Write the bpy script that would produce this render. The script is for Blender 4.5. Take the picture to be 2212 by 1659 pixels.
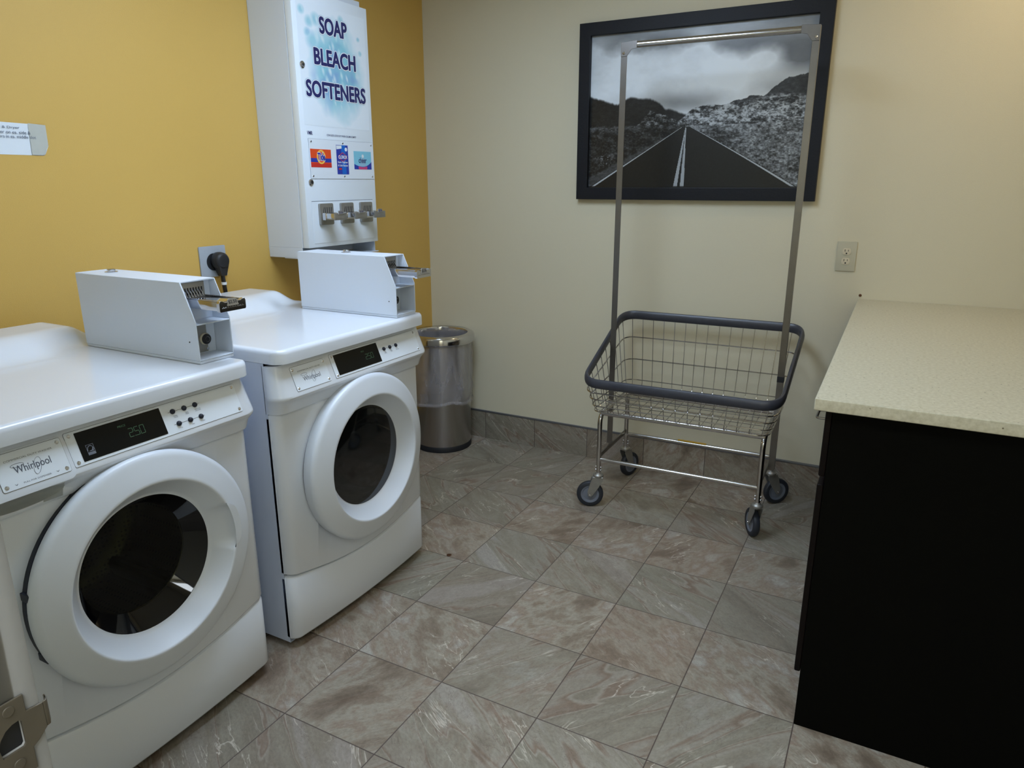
import bpy, bmesh, math, random
import numpy as np
from mathutils import Vector, Matrix
random.seed(7)
for o in list(bpy.data.objects): bpy.data.objects.remove(o)
SC = bpy.context.scene
COL = SC.collection
PI = math.pi
def lin(c):
    return tuple(((v/255)/12.92 if v/255 <= .04045 else ((v/255+.055)/1.055)**2.4) for v in c)

# ------------------------------------------------------------------ camera, world, lights, exposure
cam = bpy.data.cameras.new('camera'); camo = bpy.data.objects.new('camera', cam); COL.objects.link(camo)
cam.sensor_width = 36; cam.lens = 36*1536.64/2212; cam.clip_start = .02
camo.location = (2.26181, -3.26509, 1.38135); camo.rotation_euler = (1.2952347, .0015638, .4922278)
SC.camera = camo
W = bpy.data.worlds.new('world'); SC.world = W; W.use_nodes = True
W.node_tree.nodes['Background'].inputs[0].default_value = (.9, .8, .65, 1)
W.node_tree.nodes['Background'].inputs[1].default_value = .05
LIGHT_POS = (1.12, -1.68, 2.43)      # the room's ceiling fitting
LIGHT_POWER = 14.3                   # emission strength of its diffuser
def area(name, loc, size, power, color, rot=(0, 0, 0)):
    L = bpy.data.lights.new(name, 'AREA'); L.shape = 'RECTANGLE'; L.size, L.size_y = size; L.energy = power; L.color = color
    o = bpy.data.objects.new(name, L); COL.objects.link(o); o.location = loc; o.rotation_euler = rot; return o
area('corridor_fill', (2.15, -3.85, 2.42), (1.0, .9), 44, (.84, .92, 1))  # first one is an added fill light from behind the doorway, unseen
area('counter_downlight', (2.62, -.55, 2.43), (.16, .16), 4.0, (1, .80, .55))
SC.view_settings.view_transform = 'Standard'; SC.view_settings.look = 'None'
SC.view_settings.exposure = 0.0; SC.view_settings.gamma = 1; SC.view_settings.use_curve_mapping = False

# ------------------------------------------------------------------ materials
def newmat(name):
    m = bpy.data.materials.new(name); m.use_nodes = True
    nt = m.node_tree; b = nt.nodes['Principled BSDF']; return m, nt, b
def mat(name, rgb, rough=.5, metal=0., spec=.5, bump=0., bscale=60., coat=0., emit=None, es=0., var=0.):
    m, nt, b = newmat(name); c = lin(rgb)
    b.inputs['Base Color'].default_value = (*c, 1); b.inputs['Roughness'].default_value = rough
    b.inputs['Metallic'].default_value = metal; b.inputs['Specular IOR Level'].default_value = spec
    b.inputs['Coat Weight'].default_value = coat
    if emit: b.inputs['Emission Color'].default_value = (*lin(emit), 1); b.inputs['Emission Strength'].default_value = es
    tc = nt.nodes.new('ShaderNodeTexCoord'); n = nt.nodes.new('ShaderNodeTexNoise'); n.inputs['Scale'].default_value = bscale
    n.inputs['Detail'].default_value = 3; nt.links.new(tc.outputs['Object'], n.inputs['Vector'])
    if bump:
        bp = nt.nodes.new('ShaderNodeBump'); bp.inputs['Strength'].default_value = bump; bp.inputs['Distance'].default_value = .002
        nt.links.new(n.outputs['Fac'], bp.inputs['Height']); nt.links.new(bp.outputs['Normal'], b.inputs['Normal'])
    if var:
        mx = nt.nodes.new('ShaderNodeMix'); mx.data_type = 'RGBA'
        mx.inputs['A'].default_value = (*[v*(1-var) for v in c], 1); mx.inputs['B'].default_value = (*[min(1, v*(1+var)) for v in c], 1)
        nt.links.new(n.outputs['Fac'], mx.inputs['Factor']); nt.links.new(mx.outputs['Result'], b.inputs['Base Color'])
    return m
M = {}
M['yellow'] = mat('yellow_wall_paint', (210, 171, 88), .55, bump=.25, bscale=320, var=.03)
M['cream'] = mat('cream_wall_paint', (216, 209, 184), .55, bump=.25, bscale=320, var=.02)
M['ceiling'] = mat('ceiling_paint', (225, 222, 212), .8, bump=.2, bscale=90)
M['enamel'] = mat('white_enamel', (226, 232, 241), .22, coat=.4, var=.01, bscale=4)
M['enamel_side'] = mat('white_textured_enamel', (208, 217, 233), .42, bump=.15, bscale=900, var=.01)
M['plastic'] = mat('white_plastic', (216, 222, 230), .34, bump=.05, bscale=700, var=.01)
M['plate'] = mat('white_printed_plate', (228, 236, 245), .3, var=.01, bscale=5)
M['boxwhite'] = mat('white_powder_coat', (216, 225, 237), .38, bump=.12, bscale=700, var=.01)
M['dispwhite_lit'] = mat('brightened_white_powder_coat', (232, 242, 252), .34, bump=.12, bscale=700, var=.01)  # same white paint as the dispenser body, colour raised to look better lit
M['dark'] = mat('black_rubber', (18, 20, 26), .6, bump=.1)
M['gasket'] = mat('dark_blue_gasket', (22, 28, 44), .5, bump=.1)
M['window'] = mat('black_display_window', (9, 12, 14), .15, spec=.22, var=.1)
M['chrome'] = mat('chrome', (205, 205, 208), .12, 1., var=.03, bscale=20)
M['wire'] = mat('chrome_wire', (188, 185, 182), .17, 1., var=.1, bscale=30)
M['steel'] = mat('brushed_steel_dull', (128, 125, 122), .30, 1., var=.1, bscale=25)
M['zinc'] = mat('zinc_plate', (158, 157, 152), .45, .75, var=.12, bscale=40)
M['brass'] = mat('worn_strike_metal', (98, 92, 82), .5, .5, var=.15, bscale=50)
M['tube'] = mat('chrome_tube', (190, 188, 186), .16, 1., var=.06, bscale=15)
M['bumper'] = mat('grey_vinyl_bumper', (58, 60, 69), .36, bump=.25, bscale=60, var=.15)
M['tyre'] = mat('dark_grey_rubber_tyre', (38, 42, 50), .55, bump=.2)
M['hub'] = mat('grey_plastic_hub', (112, 118, 130), .45, var=.05)
M['navy'] = mat('navy_lettering', (36, 40, 100), .4, var=.03)
M['halo'] = mat('pale_blue_letter_edge', (150, 190, 215), .4, var=.02)
M['white'] = mat('white_letter_edge', (232, 238, 244), .4, var=.01)
M['ink'] = mat('grey_ink', (86, 94, 110), .5, var=.05)
M['line'] = mat('black_ink_line', (25, 30, 40), .5, var=.05)
M['frame'] = mat('black_picture_frame', (15, 18, 26), .5, spec=.3, bump=.3, bscale=120, var=.1)
M['espresso'] = mat('espresso_laminate', (6, 6, 4), .6, spec=.06, bump=.1, bscale=200, var=.15)
M['front'] = mat('espresso_door_front', (17, 12, 11), .5, spec=.10, bump=.1, bscale=200, var=.15)
M['paper'] = mat('white_paper', (225, 232, 238), .6, bump=.2, bscale=30, var=.02)
M['tape'] = mat('cloudy_tape', (190, 192, 184), .25, var=.04)
M['ivory'] = mat('ivory_outlet_plastic', (190, 186, 165), .4, var=.02)
M['ivory2'] = mat('ivory_receptacle_plastic', (214, 204, 180), .35, var=.02)
M['greyplate'] = mat('grey_wall_plate', (165, 172, 180), .4, var=.03)
M['plug'] = mat('black_plug_rubber', (32, 33, 36), .5, bump=.2, var=.1)
M['grey'] = mat('grey_recess', (160, 165, 166), .5, var=.03)  # for the console faces inside the scoop, greyer than the enamel
M['jamb'] = mat('grey_door_jamb_paint', (140, 141, 143), .4, bump=.1, bscale=200, var=.02)
M['door'] = mat('painted_door', (200, 196, 185), .5, var=.02)
M['trim'] = mat('dark_metal_edge_trim', (120, 122, 128), .3, .6, var=.1)
M['orange'] = mat('orange_print', (228, 78, 32), .4, var=.02)
M['red'] = mat('red_print', (205, 50, 40), .4, var=.02)
M['blue'] = mat('blue_print', (40, 60, 165), .4, var=.03)
M['midblue'] = mat('mid_blue_print', (20, 105, 200), .4, var=.03)
M['yellowp'] = mat('yellow_print', (250, 205, 90), .4, var=.02)
M['aqua'] = mat('aqua_print', (130, 200, 225), .4, var=.03)
M['pink'] = mat('pink_print', (205, 70, 125), .4, var=.03)
M['coin'] = mat('worn_copper', (96, 66, 46), .45, .7, var=.2, bscale=400)
M['stickery'] = mat('yellow_sticker', (190, 150, 40), .5, var=.03)
M['green'] = mat('green_display_segments', (40, 60, 45), .5, emit=(120, 190, 140), es=.10)
M['diffuser'] = mat('light_diffuser', (240, 240, 240), .5, emit=(208, 229, 255), es=LIGHT_POWER)

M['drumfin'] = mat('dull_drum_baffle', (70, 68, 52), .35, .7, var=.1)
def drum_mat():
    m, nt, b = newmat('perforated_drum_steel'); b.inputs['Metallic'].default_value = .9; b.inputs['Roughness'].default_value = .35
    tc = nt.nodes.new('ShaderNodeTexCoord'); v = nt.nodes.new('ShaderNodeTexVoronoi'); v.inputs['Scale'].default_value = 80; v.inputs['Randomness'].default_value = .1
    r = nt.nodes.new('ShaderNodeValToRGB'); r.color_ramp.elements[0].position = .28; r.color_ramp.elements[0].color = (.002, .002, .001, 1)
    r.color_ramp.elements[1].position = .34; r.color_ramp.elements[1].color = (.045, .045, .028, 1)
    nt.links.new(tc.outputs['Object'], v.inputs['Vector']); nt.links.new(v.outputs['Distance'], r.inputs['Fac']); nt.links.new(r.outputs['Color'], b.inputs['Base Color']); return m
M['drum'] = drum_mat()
def glassy(name, tint, ior=1.5, veil=None):
    m = bpy.data.materials.new(name); m.use_nodes = True; nt = m.node_tree; nt.nodes.remove(nt.nodes['Principled BSDF'])
    out = nt.nodes['Material Output']; t = nt.nodes.new('ShaderNodeBsdfTransparent'); t.inputs[0].default_value = (*tint, 1)
    g = nt.nodes.new('ShaderNodeBsdfGlossy'); g.inputs['Roughness'].default_value = .03
    f = nt.nodes.new('ShaderNodeFresnel'); f.inputs['IOR'].default_value = ior; mx = nt.nodes.new('ShaderNodeMixShader')
    nt.links.new(f.outputs[0], mx.inputs[0]); nt.links.new(t.outputs[0], mx.inputs[1]); nt.links.new(g.outputs[0], mx.inputs[2]); nt.links.new(mx.outputs[0], out.inputs[0]); return m
M['bowl'] = glassy('clear_door_bowl_glass', (.62, .64, .50), 1.33)
M['rimglass'] = mat('dark_glossy_glass_rim', (10, 10, 14), .04, spec=.5, var=.05)
M['dryglass'] = mat('dark_door_glass', (16, 19, 21), .06, spec=.8, var=.05)
M['pglass'] = glassy('picture_glass', (.97, .97, .97), 1.4)
def bag_mat():
    m = bpy.data.materials.new('translucent_bin_liner'); m.use_nodes = True; nt = m.node_tree; b = nt.nodes['Principled BSDF']
    b.inputs['Base Color'].default_value = (.55, .54, .58, 1); b.inputs['Roughness'].default_value = .35
    out = nt.nodes['Material Output']; t = nt.nodes.new('ShaderNodeBsdfTransparent'); mx = nt.nodes.new('ShaderNodeMixShader')
    tc = nt.nodes.new('ShaderNodeTexCoord'); mp = nt.nodes.new('ShaderNodeMapping'); mp.inputs['Scale'].default_value = (9, 9, 3); mp.inputs['Rotation'].default_value = (.3, .4, .5)
    n = nt.nodes.new('ShaderNodeTexNoise'); n.inputs['Scale'].default_value = 1.6; n.inputs['Detail'].default_value = 5; n.inputs['Distortion'].default_value = 1.2
    r = nt.nodes.new('ShaderNodeMapRange'); r.inputs['From Min'].default_value = .35; r.inputs['From Max'].default_value = .7; r.inputs['To Min'].default_value = .16; r.inputs['To Max'].default_value = .42
    bp = nt.nodes.new('ShaderNodeBump'); bp.inputs['Strength'].default_value = .7; bp.inputs['Distance'].default_value = .01
    L = nt.links.new
    L(tc.outputs['Object'], mp.inputs[0]); L(mp.outputs[0], n.inputs['Vector']); L(n.outputs['Fac'], r.inputs['Value']); L(n.outputs['Fac'], bp.inputs['Height']); L(bp.outputs[0], b.inputs['Normal'])
    L(r.outputs[0], mx.inputs[0]); L(t.outputs[0], mx.inputs[1]); L(b.outputs[0], mx.inputs[2]); L(mx.outputs[0], out.inputs[0]); return m
M['bag'] = bag_mat()
def brushed():
    m, nt, b = newmat('brushed_bin_steel'); b.inputs['Metallic'].default_value = 1; b.inputs['Roughness'].default_value = .27
    b.inputs['Base Color'].default_value = (.44, .42, .40, 1); b.inputs['Anisotropic'].default_value = .85; b.inputs['Anisotropic Rotation'].default_value = .25; tg = nt.nodes.new('ShaderNodeTangent'); tg.direction_type = 'RADIAL'; tg.axis = 'Z'; nt.links.new(tg.outputs[0], b.inputs['Tangent'])
    tc = nt.nodes.new('ShaderNodeTexCoord'); mp = nt.nodes.new('ShaderNodeMapping'); mp.inputs['Scale'].default_value = (3, 3, 900)
    n = nt.nodes.new('ShaderNodeTexNoise'); n.inputs['Scale'].default_value = 1; bp = nt.nodes.new('ShaderNodeBump'); bp.inputs['Strength'].default_value = .15; bp.inputs['Distance'].default_value = .0005
    L = nt.links.new; L(tc.outputs['Object'], mp.inputs[0]); L(mp.outputs[0], n.inputs['Vector']); L(n.outputs['Fac'], bp.inputs['Height']); L(bp.outputs[0], b.inputs['Normal']); return m
M['bin'] = brushed()
def counter_mat():
    m, nt, b = newmat('speckled_quartz'); b.inputs['Roughness'].default_value = .32
    tc = nt.nodes.new('ShaderNodeTexCoord'); L = nt.links.new
    n = nt.nodes.new('ShaderNodeTexNoise'); n.inputs['Scale'].default_value = 120; n.inputs['Detail'].default_value = 4; L(tc.outputs['Object'], n.inputs['Vector'])
    r = nt.nodes.new('ShaderNodeValToRGB'); e = r.color_ramp.elements; e[0].position = .3; e[0].color = (*lin((186, 180, 156)), 1); e[1].position = .7; e[1].color = (*lin((208, 203, 182)), 1)
    L(n.outputs['Fac'], r.inputs['Fac'])
    v = nt.nodes.new('ShaderNodeTexVoronoi'); v.inputs['Scale'].default_value = 75; v.inputs['Randomness'].default_value = 1; L(tc.outputs['Object'], v.inputs['Vector'])
    s = nt.nodes.new('ShaderNodeMapRange'); s.inputs['From Min'].default_value = .10; s.inputs['From Max'].default_value = .17; s.inputs['To Min'].default_value = 1; s.inputs['To Max'].default_value = 0; L(v.outputs['Distance'], s.inputs['Value'])
    w = nt.nodes.new('ShaderNodeSeparateColor'); L(v.outputs['Color'], w.inputs[0])
    g = nt.nodes.new('ShaderNodeMath'); g.operation = 'GREATER_THAN'; g.inputs[1].default_value = .8; L(w.outputs[0], g.inputs[0])
    k = nt.nodes.new('ShaderNodeMath'); k.operation = 'MULTIPLY'; L(s.outputs[0], k.inputs[0]); L(g.outputs[0], k.inputs[1])
    mx = nt.nodes.new('ShaderNodeMix'); mx.data_type = 'RGBA'; L(k.outputs[0], mx.inputs['Factor']); L(r.outputs[0], mx.inputs['A']); mx.inputs['B'].default_value = (*lin((118, 108, 86)), 1)
    L(mx.outputs['Result'], b.inputs['Base Color']); return m
M['quartz'] = counter_mat()

TX0, TY0, TT = .34679, -.30834, .3048
def tile_mat(name, axes):
    """slate-look tiles laid on the world grid; axes picks the two coordinates"""
    m, nt, b = newmat(name); N = nt.nodes.new; L = nt.links.new
    geo = N('ShaderNodeNewGeometry'); sep = N('ShaderNodeSeparateXYZ'); L(geo.outputs['Position'], sep.inputs[0])
    def mth(op, a, c=None, d=None):
        n = N('ShaderNodeMath'); n.operation = op
        for i, v in enumerate((a, c, d)):
            if v is None: continue
            if isinstance(v, (int, float)): n.inputs[i].default_value = v
            else: L(v, n.inputs[i])
        return n.outputs[0]
    offs = {'X': TX0, 'Y': TY0, 'Z': -.15}
    u = mth('DIVIDE', mth('SUBTRACT', sep.outputs[axes[0]], offs[axes[0]]), TT)
    v = mth('DIVIDE', mth('SUBTRACT', sep.outputs[axes[1]], offs[axes[1]]), TT)
    iu, iv = mth('FLOOR', u), mth('FLOOR', v)
    fu, fv = mth('SUBTRACT', mth('FRACT', u), .5), mth('SUBTRACT', mth('FRACT', v), .5)
    cid = N('ShaderNodeCombineXYZ'); L(iu, cid.inputs[0]); L(iv, cid.inputs[1]); cid.inputs[2].default_value = 3.7 if axes[1] == 'Y' else 8.1
    wn = N('ShaderNodeTexWhiteNoise'); L(cid.outputs[0], wn.inputs['Vector']); sc = N('ShaderNodeSeparateColor'); L(wn.outputs['Color'], sc.inputs[0])
    loc = N('ShaderNodeCombineXYZ'); L(fu, loc.inputs[0]); L(fv, loc.inputs[1])
    ang = mth('ADD', mth('MULTIPLY', mth('FLOOR', mth('MULTIPLY', sc.outputs[0], 4)), PI/2), .62)
    rot = N('ShaderNodeVectorRotate'); rot.rotation_type = 'Z_AXIS'; L(loc.outputs[0], rot.inputs['Vector']); L(ang, rot.inputs['Angle'])
    off = N('ShaderNodeVectorMath'); off.operation = 'MULTIPLY_ADD'; L(wn.outputs['Color'], off.inputs[0]); off.inputs[1].default_value = (37, 53, 41); L(rot.outputs[0], off.inputs[2])
    def noise(vec, scale, detail, dist=0., str_=(1, 1, 1), rough=.55):
        mp = N('ShaderNodeMapping'); mp.inputs['Scale'].default_value = str_; L(vec, mp.inputs[0])
        n = N('ShaderNodeTexNoise'); n.inputs['Scale'].default_value = scale; n.inputs['Detail'].default_value = detail; n.inputs['Distortion'].default_value = dist; n.inputs['Roughness'].default_value = rough
        L(mp.outputs[0], n.inputs['Vector']); return n.outputs['Fac']
    P = off.outputs[0]
    streak = noise(P, 1.25, 4, .55, (.34, 1.9, 1), .45); cloud = noise(P, 1.9, 7, .25, (.8, 1.3, 1), .62); grain = noise(P, 34, 6, 0, (.7, 1.3, 1), .8)
    def ramp(fac, stops):
        r = N('ShaderNodeValToRGB'); els = r.color_ramp.elements
        while len(els) < len(stops): els.new(.5)
        for e, (p, c) in zip(els, stops): e.position = p; e.color = (*lin(c), 1)
        L(fac, r.inputs['Fac']); return r.outputs['Color']
    A = ramp(streak, [(.30, (112, 106, 94)), (.42, (142, 138, 124)), (.485, (126, 120, 106)), (.495, (158, 152, 140)), (.505, (120, 101, 86)), (.53, (148, 142, 130)), (.60, (134, 128, 114)), (.66, (156, 150, 142))])
    B_ = ramp(cloud, [(.34, (98, 83, 69)), (.43, (126, 112, 97)), (.50, (150, 142, 128)), (.56, (134, 117, 102)), (.66, (164, 159, 150))])
    def mix(f, a, c, mode='MIX'):
        mx = N('ShaderNodeMix'); mx.data_type = 'RGBA'; mx.blend_type = mode
        if isinstance(f, (int, float)): mx.inputs['Factor'].default_value = f
        else: L(f, mx.inputs['Factor'])
        for nm, w in (('A', a), ('B', c)):
            if isinstance(w, tuple): mx.inputs[nm].default_value = (*w, 1)
            else: L(w, mx.inputs[nm])
        return mx.outputs['Result']
    sel = N('ShaderNodeMapRange'); L(sc.outputs[1], sel.inputs['Value']); sel.inputs['From Min'].default_value = .35; sel.inputs['From Max'].default_value = .65; sel.inputs['To Min'].default_value = .15; sel.inputs['To Max'].default_value = .85
    c = mix(sel.outputs[0], A, B_)
    c = mix(mth('MULTIPLY', mth('SUBTRACT', sc.outputs[2], .35), .38), c, lin((128, 107, 92)))
    gr = mth('MULTIPLY', mth('ADD', mth('MULTIPLY', grain, 1.1), .47), mth('ADD', mth('MULTIPLY', sc.outputs[1], .20), .92))
    gc = N('ShaderNodeCombineColor')
    for i in range(3): L(gr, gc.inputs[i])
    c = mix(1., c, gc.outputs[0], 'MULTIPLY')
    def vein(n_, w):
        a = mth('ABSOLUTE', mth('SUBTRACT', n_, .5)); r = N('ShaderNodeMapRange'); L(a, r.inputs['Value']); r.inputs['From Max'].default_value = w; r.inputs['To Min'].default_value = 1; r.inputs['To Max'].default_value = 0; return r.outputs[0]
    msk = noise(P, 1.7, 2); mk = N('ShaderNodeMapRange'); L(msk, mk.inputs['Value']); mk.inputs['From Min'].default_value = .5; mk.inputs['From Max'].default_value = .62
    v1 = mth('MULTIPLY', vein(noise(P, 1.5, 5, .9, (.5, 2.2, 1)), .008), mk.outputs[0])
    c = mix(mth('MULTIPLY', v1, .75), c, lin((214, 204, 190)))
    v2 = mth('MULTIPLY', vein(noise(P, 3.3, 7, 1.2, (.7, 1.6, 1)), .006), .5)
    c = mix(v2, c, lin((92, 74, 66)))
    ed = mth('MINIMUM', mth('SUBTRACT', .5, mth('ABSOLUTE', fu)), mth('SUBTRACT', .5, mth('ABSOLUTE', fv)))
    g = N('ShaderNodeMapRange'); L(ed, g.inputs['Value']); g.inputs['From Min'].default_value = .0035; g.inputs['From Max'].default_value = .0065; g.inputs['To Min'].default_value = 1; g.inputs['To Max'].default_value = 0
    c = mix(g.outputs[0], c, lin((84, 72, 66)))
    L(c, b.inputs['Base Color'])
    rr = mth('ADD', mth('MULTIPLY', grain, .35), .26); L(rr, b.inputs['Roughness']); b.inputs['Specular IOR Level'].default_value = .4
    hgt = mth('SUBTRACT', mth('MULTIPLY', grain, .4), mth('MULTIPLY', g.outputs[0], 1.))
    bp = N('ShaderNodeBump'); bp.inputs['Strength'].default_value = .25; bp.inputs['Distance'].default_value = .002; L(hgt, bp.inputs['Height']); L(bp.outputs[0], b.inputs['Normal'])
    return m
M['tile'] = tile_mat('slate_floor_tile', 'XY'); M['tile_xz'] = tile_mat('slate_base_tile_back', 'XZ'); M['tile_yz'] = tile_mat('slate_base_tile_side', 'YZ')

# ------------------------------------------------------------------ mesh builder
def chain_loc(o):
    v = Vector((0, 0, 0))
    while o: v += o.location; o = o.parent
    return v
class B:
    def __init__(s): s.v = []; s.f = []
    def add(s, vs, fs):
        k = len(s.v); s.v += [tuple(p) for p in vs]; s.f += [tuple(i+k for i in f) for f in fs]; return s
    def box(s, x0, x1, y0, y1, z0, z1):
        return s.add([(x, y, z) for x in (x0, x1) for y in (y0, y1) for z in (z0, z1)],
                     [(0, 1, 3, 2), (4, 6, 7, 5), (0, 4, 5, 1), (2, 3, 7, 6), (0, 2, 6, 4), (1, 5, 7, 3)])
    def hexa(s, p): return s.add(p, [(0, 3, 2, 1), (4, 5, 6, 7), (0, 1, 5, 4), (1, 2, 6, 5), (2, 3, 7, 6), (3, 0, 4, 7)])
    def prism(s, pts, off):
        n = len(pts); off = Vector(off); a = [Vector(p) for p in pts]
        return s.add(a+[p+off for p in a], [tuple(range(n))[::-1], tuple(range(n, 2*n))]+[(i, (i+1) % n, n+(i+1) % n, n+i) for i in range(n)])
    def tube(s, pts, r, n=10, closed=False, up=None, ab=(1, 1)):
        P = [Vector(p) for p in pts]; m = len(P); T = []
        for i in range(m):
            a = P[(i-1) % m] if (closed or i) else P[i]; b = P[(i+1) % m] if (closed or i < m-1) else P[i]
            T.append((b-a).normalized())
        ref = Vector(up) if up else (Vector((0, 0, 1)) if abs(T[0].z) < .9 else Vector((1, 0, 0)))
        nrm = (ref-T[0]*ref.dot(T[0])).normalized(); vs = []
        for i in range(m):
            if up: nrm = (Vector(up)-T[i]*Vector(up).dot(T[i])).normalized()
            else: nrm = (nrm-T[i]*nrm.dot(T[i])).normalized()
            bn = T[i].cross(nrm)
            vs += [P[i]+nrm*math.cos(2*PI*k/n)*r*ab[0]+bn*math.sin(2*PI*k/n)*r*ab[1] for k in range(n)]
        fs = []
        for i in range(m if closed else m-1):
            j = (i+1) % m; fs += [(i*n+k, i*n+(k+1) % n, j*n+(k+1) % n, j*n+k) for k in range(n)]
        if not closed: fs += [tuple(range(n))[::-1], tuple(range((m-1)*n, m*n))]
        return s.add(vs, fs)
    def lathe(s, prof, o=(0, 0, 0), axis='Z', n=48, mod=None, closed=False, u=None):
        o = Vector(o)
        ax = {'X': (Vector((1, 0, 0)), Vector((0, 1, 0)), Vector((0, 0, 1))), 'Y': (Vector((0, 1, 0)), Vector((0, 0, 1)), Vector((1, 0, 0))), 'Z': (Vector((0, 0, 1)), Vector((1, 0, 0)), Vector((0, 1, 0)))}[axis] if isinstance(axis, str) else axis
        vs = []
        for (r, h) in prof:
            for k in range(n):
                t = 2*PI*k/n; rr, hh = (r, h) if mod is None else mod(r, h, t)
                vs.append(o+ax[0]*hh+ax[1]*rr*math.cos(t)+ax[2]*rr*math.sin(t))
        m = len(prof); fs = []
        for i in range(m if closed else m-1):
            j = (i+1) % m; fs += [(i*n+k, i*n+(k+1) % n, j*n+(k+1) % n, j*n+k) for k in range(n)]
        if not closed:
            if prof[0][0] > 1e-6: fs.append(tuple(range(n))[::-1])
            if prof[-1][0] > 1e-6: fs.append(tuple(range((m-1)*n, m*n)))
        return s.add(vs, fs)
    def open_lathe(s, prof, o=(0, 0, 0), axis='Z', n=48, mod=None):
        k = len(s.f); s.lathe(prof, o, axis, n, mod)
        s.f = [f for i, f in enumerate(s.f) if i < k or len(f) == 4]; return s
    def grid(s, fn, nu, nv):
        vs = [fn(i/nu, j/nv) for i in range(nu+1) for j in range(nv+1)]
        return s.add(vs, [(i*(nv+1)+j, (i+1)*(nv+1)+j, (i+1)*(nv+1)+j+1, i*(nv+1)+j+1) for i in range(nu) for j in range(nv)])
    def sphere(s, c, r, n=12, sc=(1, 1, 1)):
        c = Vector(c)
        return s.add([c+Vector((r*sc[0]*math.sin(PI*i/n)*math.cos(2*PI*k/(2*n)), r*sc[1]*math.sin(PI*i/n)*math.sin(2*PI*k/(2*n)), r*sc[2]*math.cos(PI*i/n))) for i in range(n+1) for k in range(2*n)],
                     [(i*2*n+k, i*2*n+(k+1) % (2*n), (i+1)*2*n+(k+1) % (2*n), (i+1)*2*n+k) for i in range(n) for k in range(2*n)])
    def build(s, name, m, parent=None, bevel=0., seg=2, smooth=True, ang=32, loc=None, weld=True):
        me = bpy.data.meshes.new(name); off = chain_loc(parent) if parent else Vector((0, 0, 0))
        if loc is not None: off = Vector(loc)
        me.from_pydata([tuple(Vector(p)-off) for p in s.v], [], s.f)
        bm = bmesh.new(); bm.from_mesh(me)
        if weld: bmesh.ops.remove_doubles(bm, verts=bm.verts, dist=1e-6)
        bmesh.ops.recalc_face_normals(bm, faces=bm.faces)
        if bevel:
            es = [e for e in bm.edges if len(e.link_faces) == 2 and e.calc_face_angle(0) > math.radians(30)]
            bmesh.ops.bevel(bm, geom=es, offset=bevel, segments=seg, profile=.6, affect='EDGES', clamp_overlap=True)
        for f in bm.faces: f.smooth = smooth
        for e in bm.edges:
            if len(e.link_faces) == 2 and e.calc_face_angle(0) > math.radians(ang): e.smooth = False
        bm.to_mesh(me); bm.free(); me.materials.append(m)
        o = bpy.data.objects.new(name, me); COL.objects.link(o)
        if parent: o.parent = parent
        if loc is not None: o.location = loc
        return o
def thing(name, label, cat, loc, group=None):
    o = bpy.data.objects.new(name, None); COL.objects.link(o); o.location = loc; o['label'] = label; o['category'] = cat
    if group: o['group'] = group
    return o
def tag(o, label, cat, group=None):
    o['label'] = label; o['category'] = cat
    if group: o['group'] = group
    return o
def struct(o): o['kind'] = 'structure'; return o
def cut(o, cb):
    """subtract a builder's shape from an object for good"""
    c = cb.build('cutter', M['white'], None); c.location = -chain_loc(o)+Vector((0, 0, 0))
    par = o.parent; o.parent = None
    md = o.modifiers.new('b', 'BOOLEAN'); md.object = c; md.solver = 'EXACT'
    dg = bpy.context.evaluated_depsgraph_get(); me = bpy.data.meshes.new_from_object(o.evaluated_get(dg))
    o.modifiers.clear(); old = o.data; o.data = me; o.parent = par; me.name = old.name; bpy.data.meshes.remove(old)
    bpy.data.objects.remove(c); return o
def fillet(pts, r, seg=6, closed=False):
    P = [Vector(p) for p in pts]; out = []; n = len(P)
    for i in range(n):
        if not closed and i in (0, n-1): out.append(P[i]); continue
        a = (P[(i-1) % n]-P[i]); b = (P[(i+1) % n]-P[i]); la, lb = a.length, b.length; a.normalize(); b.normalize()
        d = min(r, la*.49, lb*.49)
        for k in range(seg+1):
            t = k/seg; out.append((P[i]+a*d)*(1-t)**2+P[i]*2*t*(1-t)+(P[i]+b*d)*t*t)
    return out
def rrect(w, h, r, seg=5):
    out = []
    for cx, cy, a0 in ((w/2-r, h/2-r, 0), (-w/2+r, h/2-r, 90), (-w/2+r, -h/2+r, 180), (w/2-r, -h/2+r, 270)):
        for k in range(seg+1):
            a = math.radians(a0+90*k/seg); out.append((cx+r*math.cos(a), cy+r*math.sin(a)))
    return out
class Pl:
    """a plane to draw on: origin, right, up"""
    def __init__(s, o, r, u): s.o = Vector(o); s.r = Vector(r).normalized(); s.u = Vector(u).normalized(); s.n = s.r.cross(s.u)
    def __call__(s, a, b, l=0.): return s.o+s.r*a+s.u*b+s.n*l
    def slab(s, bd, pts, l0, l1): return bd.prism([s(a, b, l0) for a, b in pts], s.n*(l1-l0))
    def rect(s, bd, a0, a1, b0, b1, l0, l1): return s.slab(bd, [(a0, b0), (a1, b0), (a1, b1), (a0, b1)], l0, l1)
    def rr(s, bd, a0, a1, b0, b1, r, l0, l1): return s.slab(bd, [(x+(a0+a1)/2, y+(b0+b1)/2) for x, y in rrect(a1-a0, b1-b0, r)], l0, l1)
    def disc(s, bd, a, b, r, l0, l1, n=20, ry=None):
        ry = ry or r; return s.slab(bd, [(a+r*math.cos(2*PI*k/n), b+ry*math.sin(2*PI*k/n)) for k in range(n)], l0, l1)
TXT = {}
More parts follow.
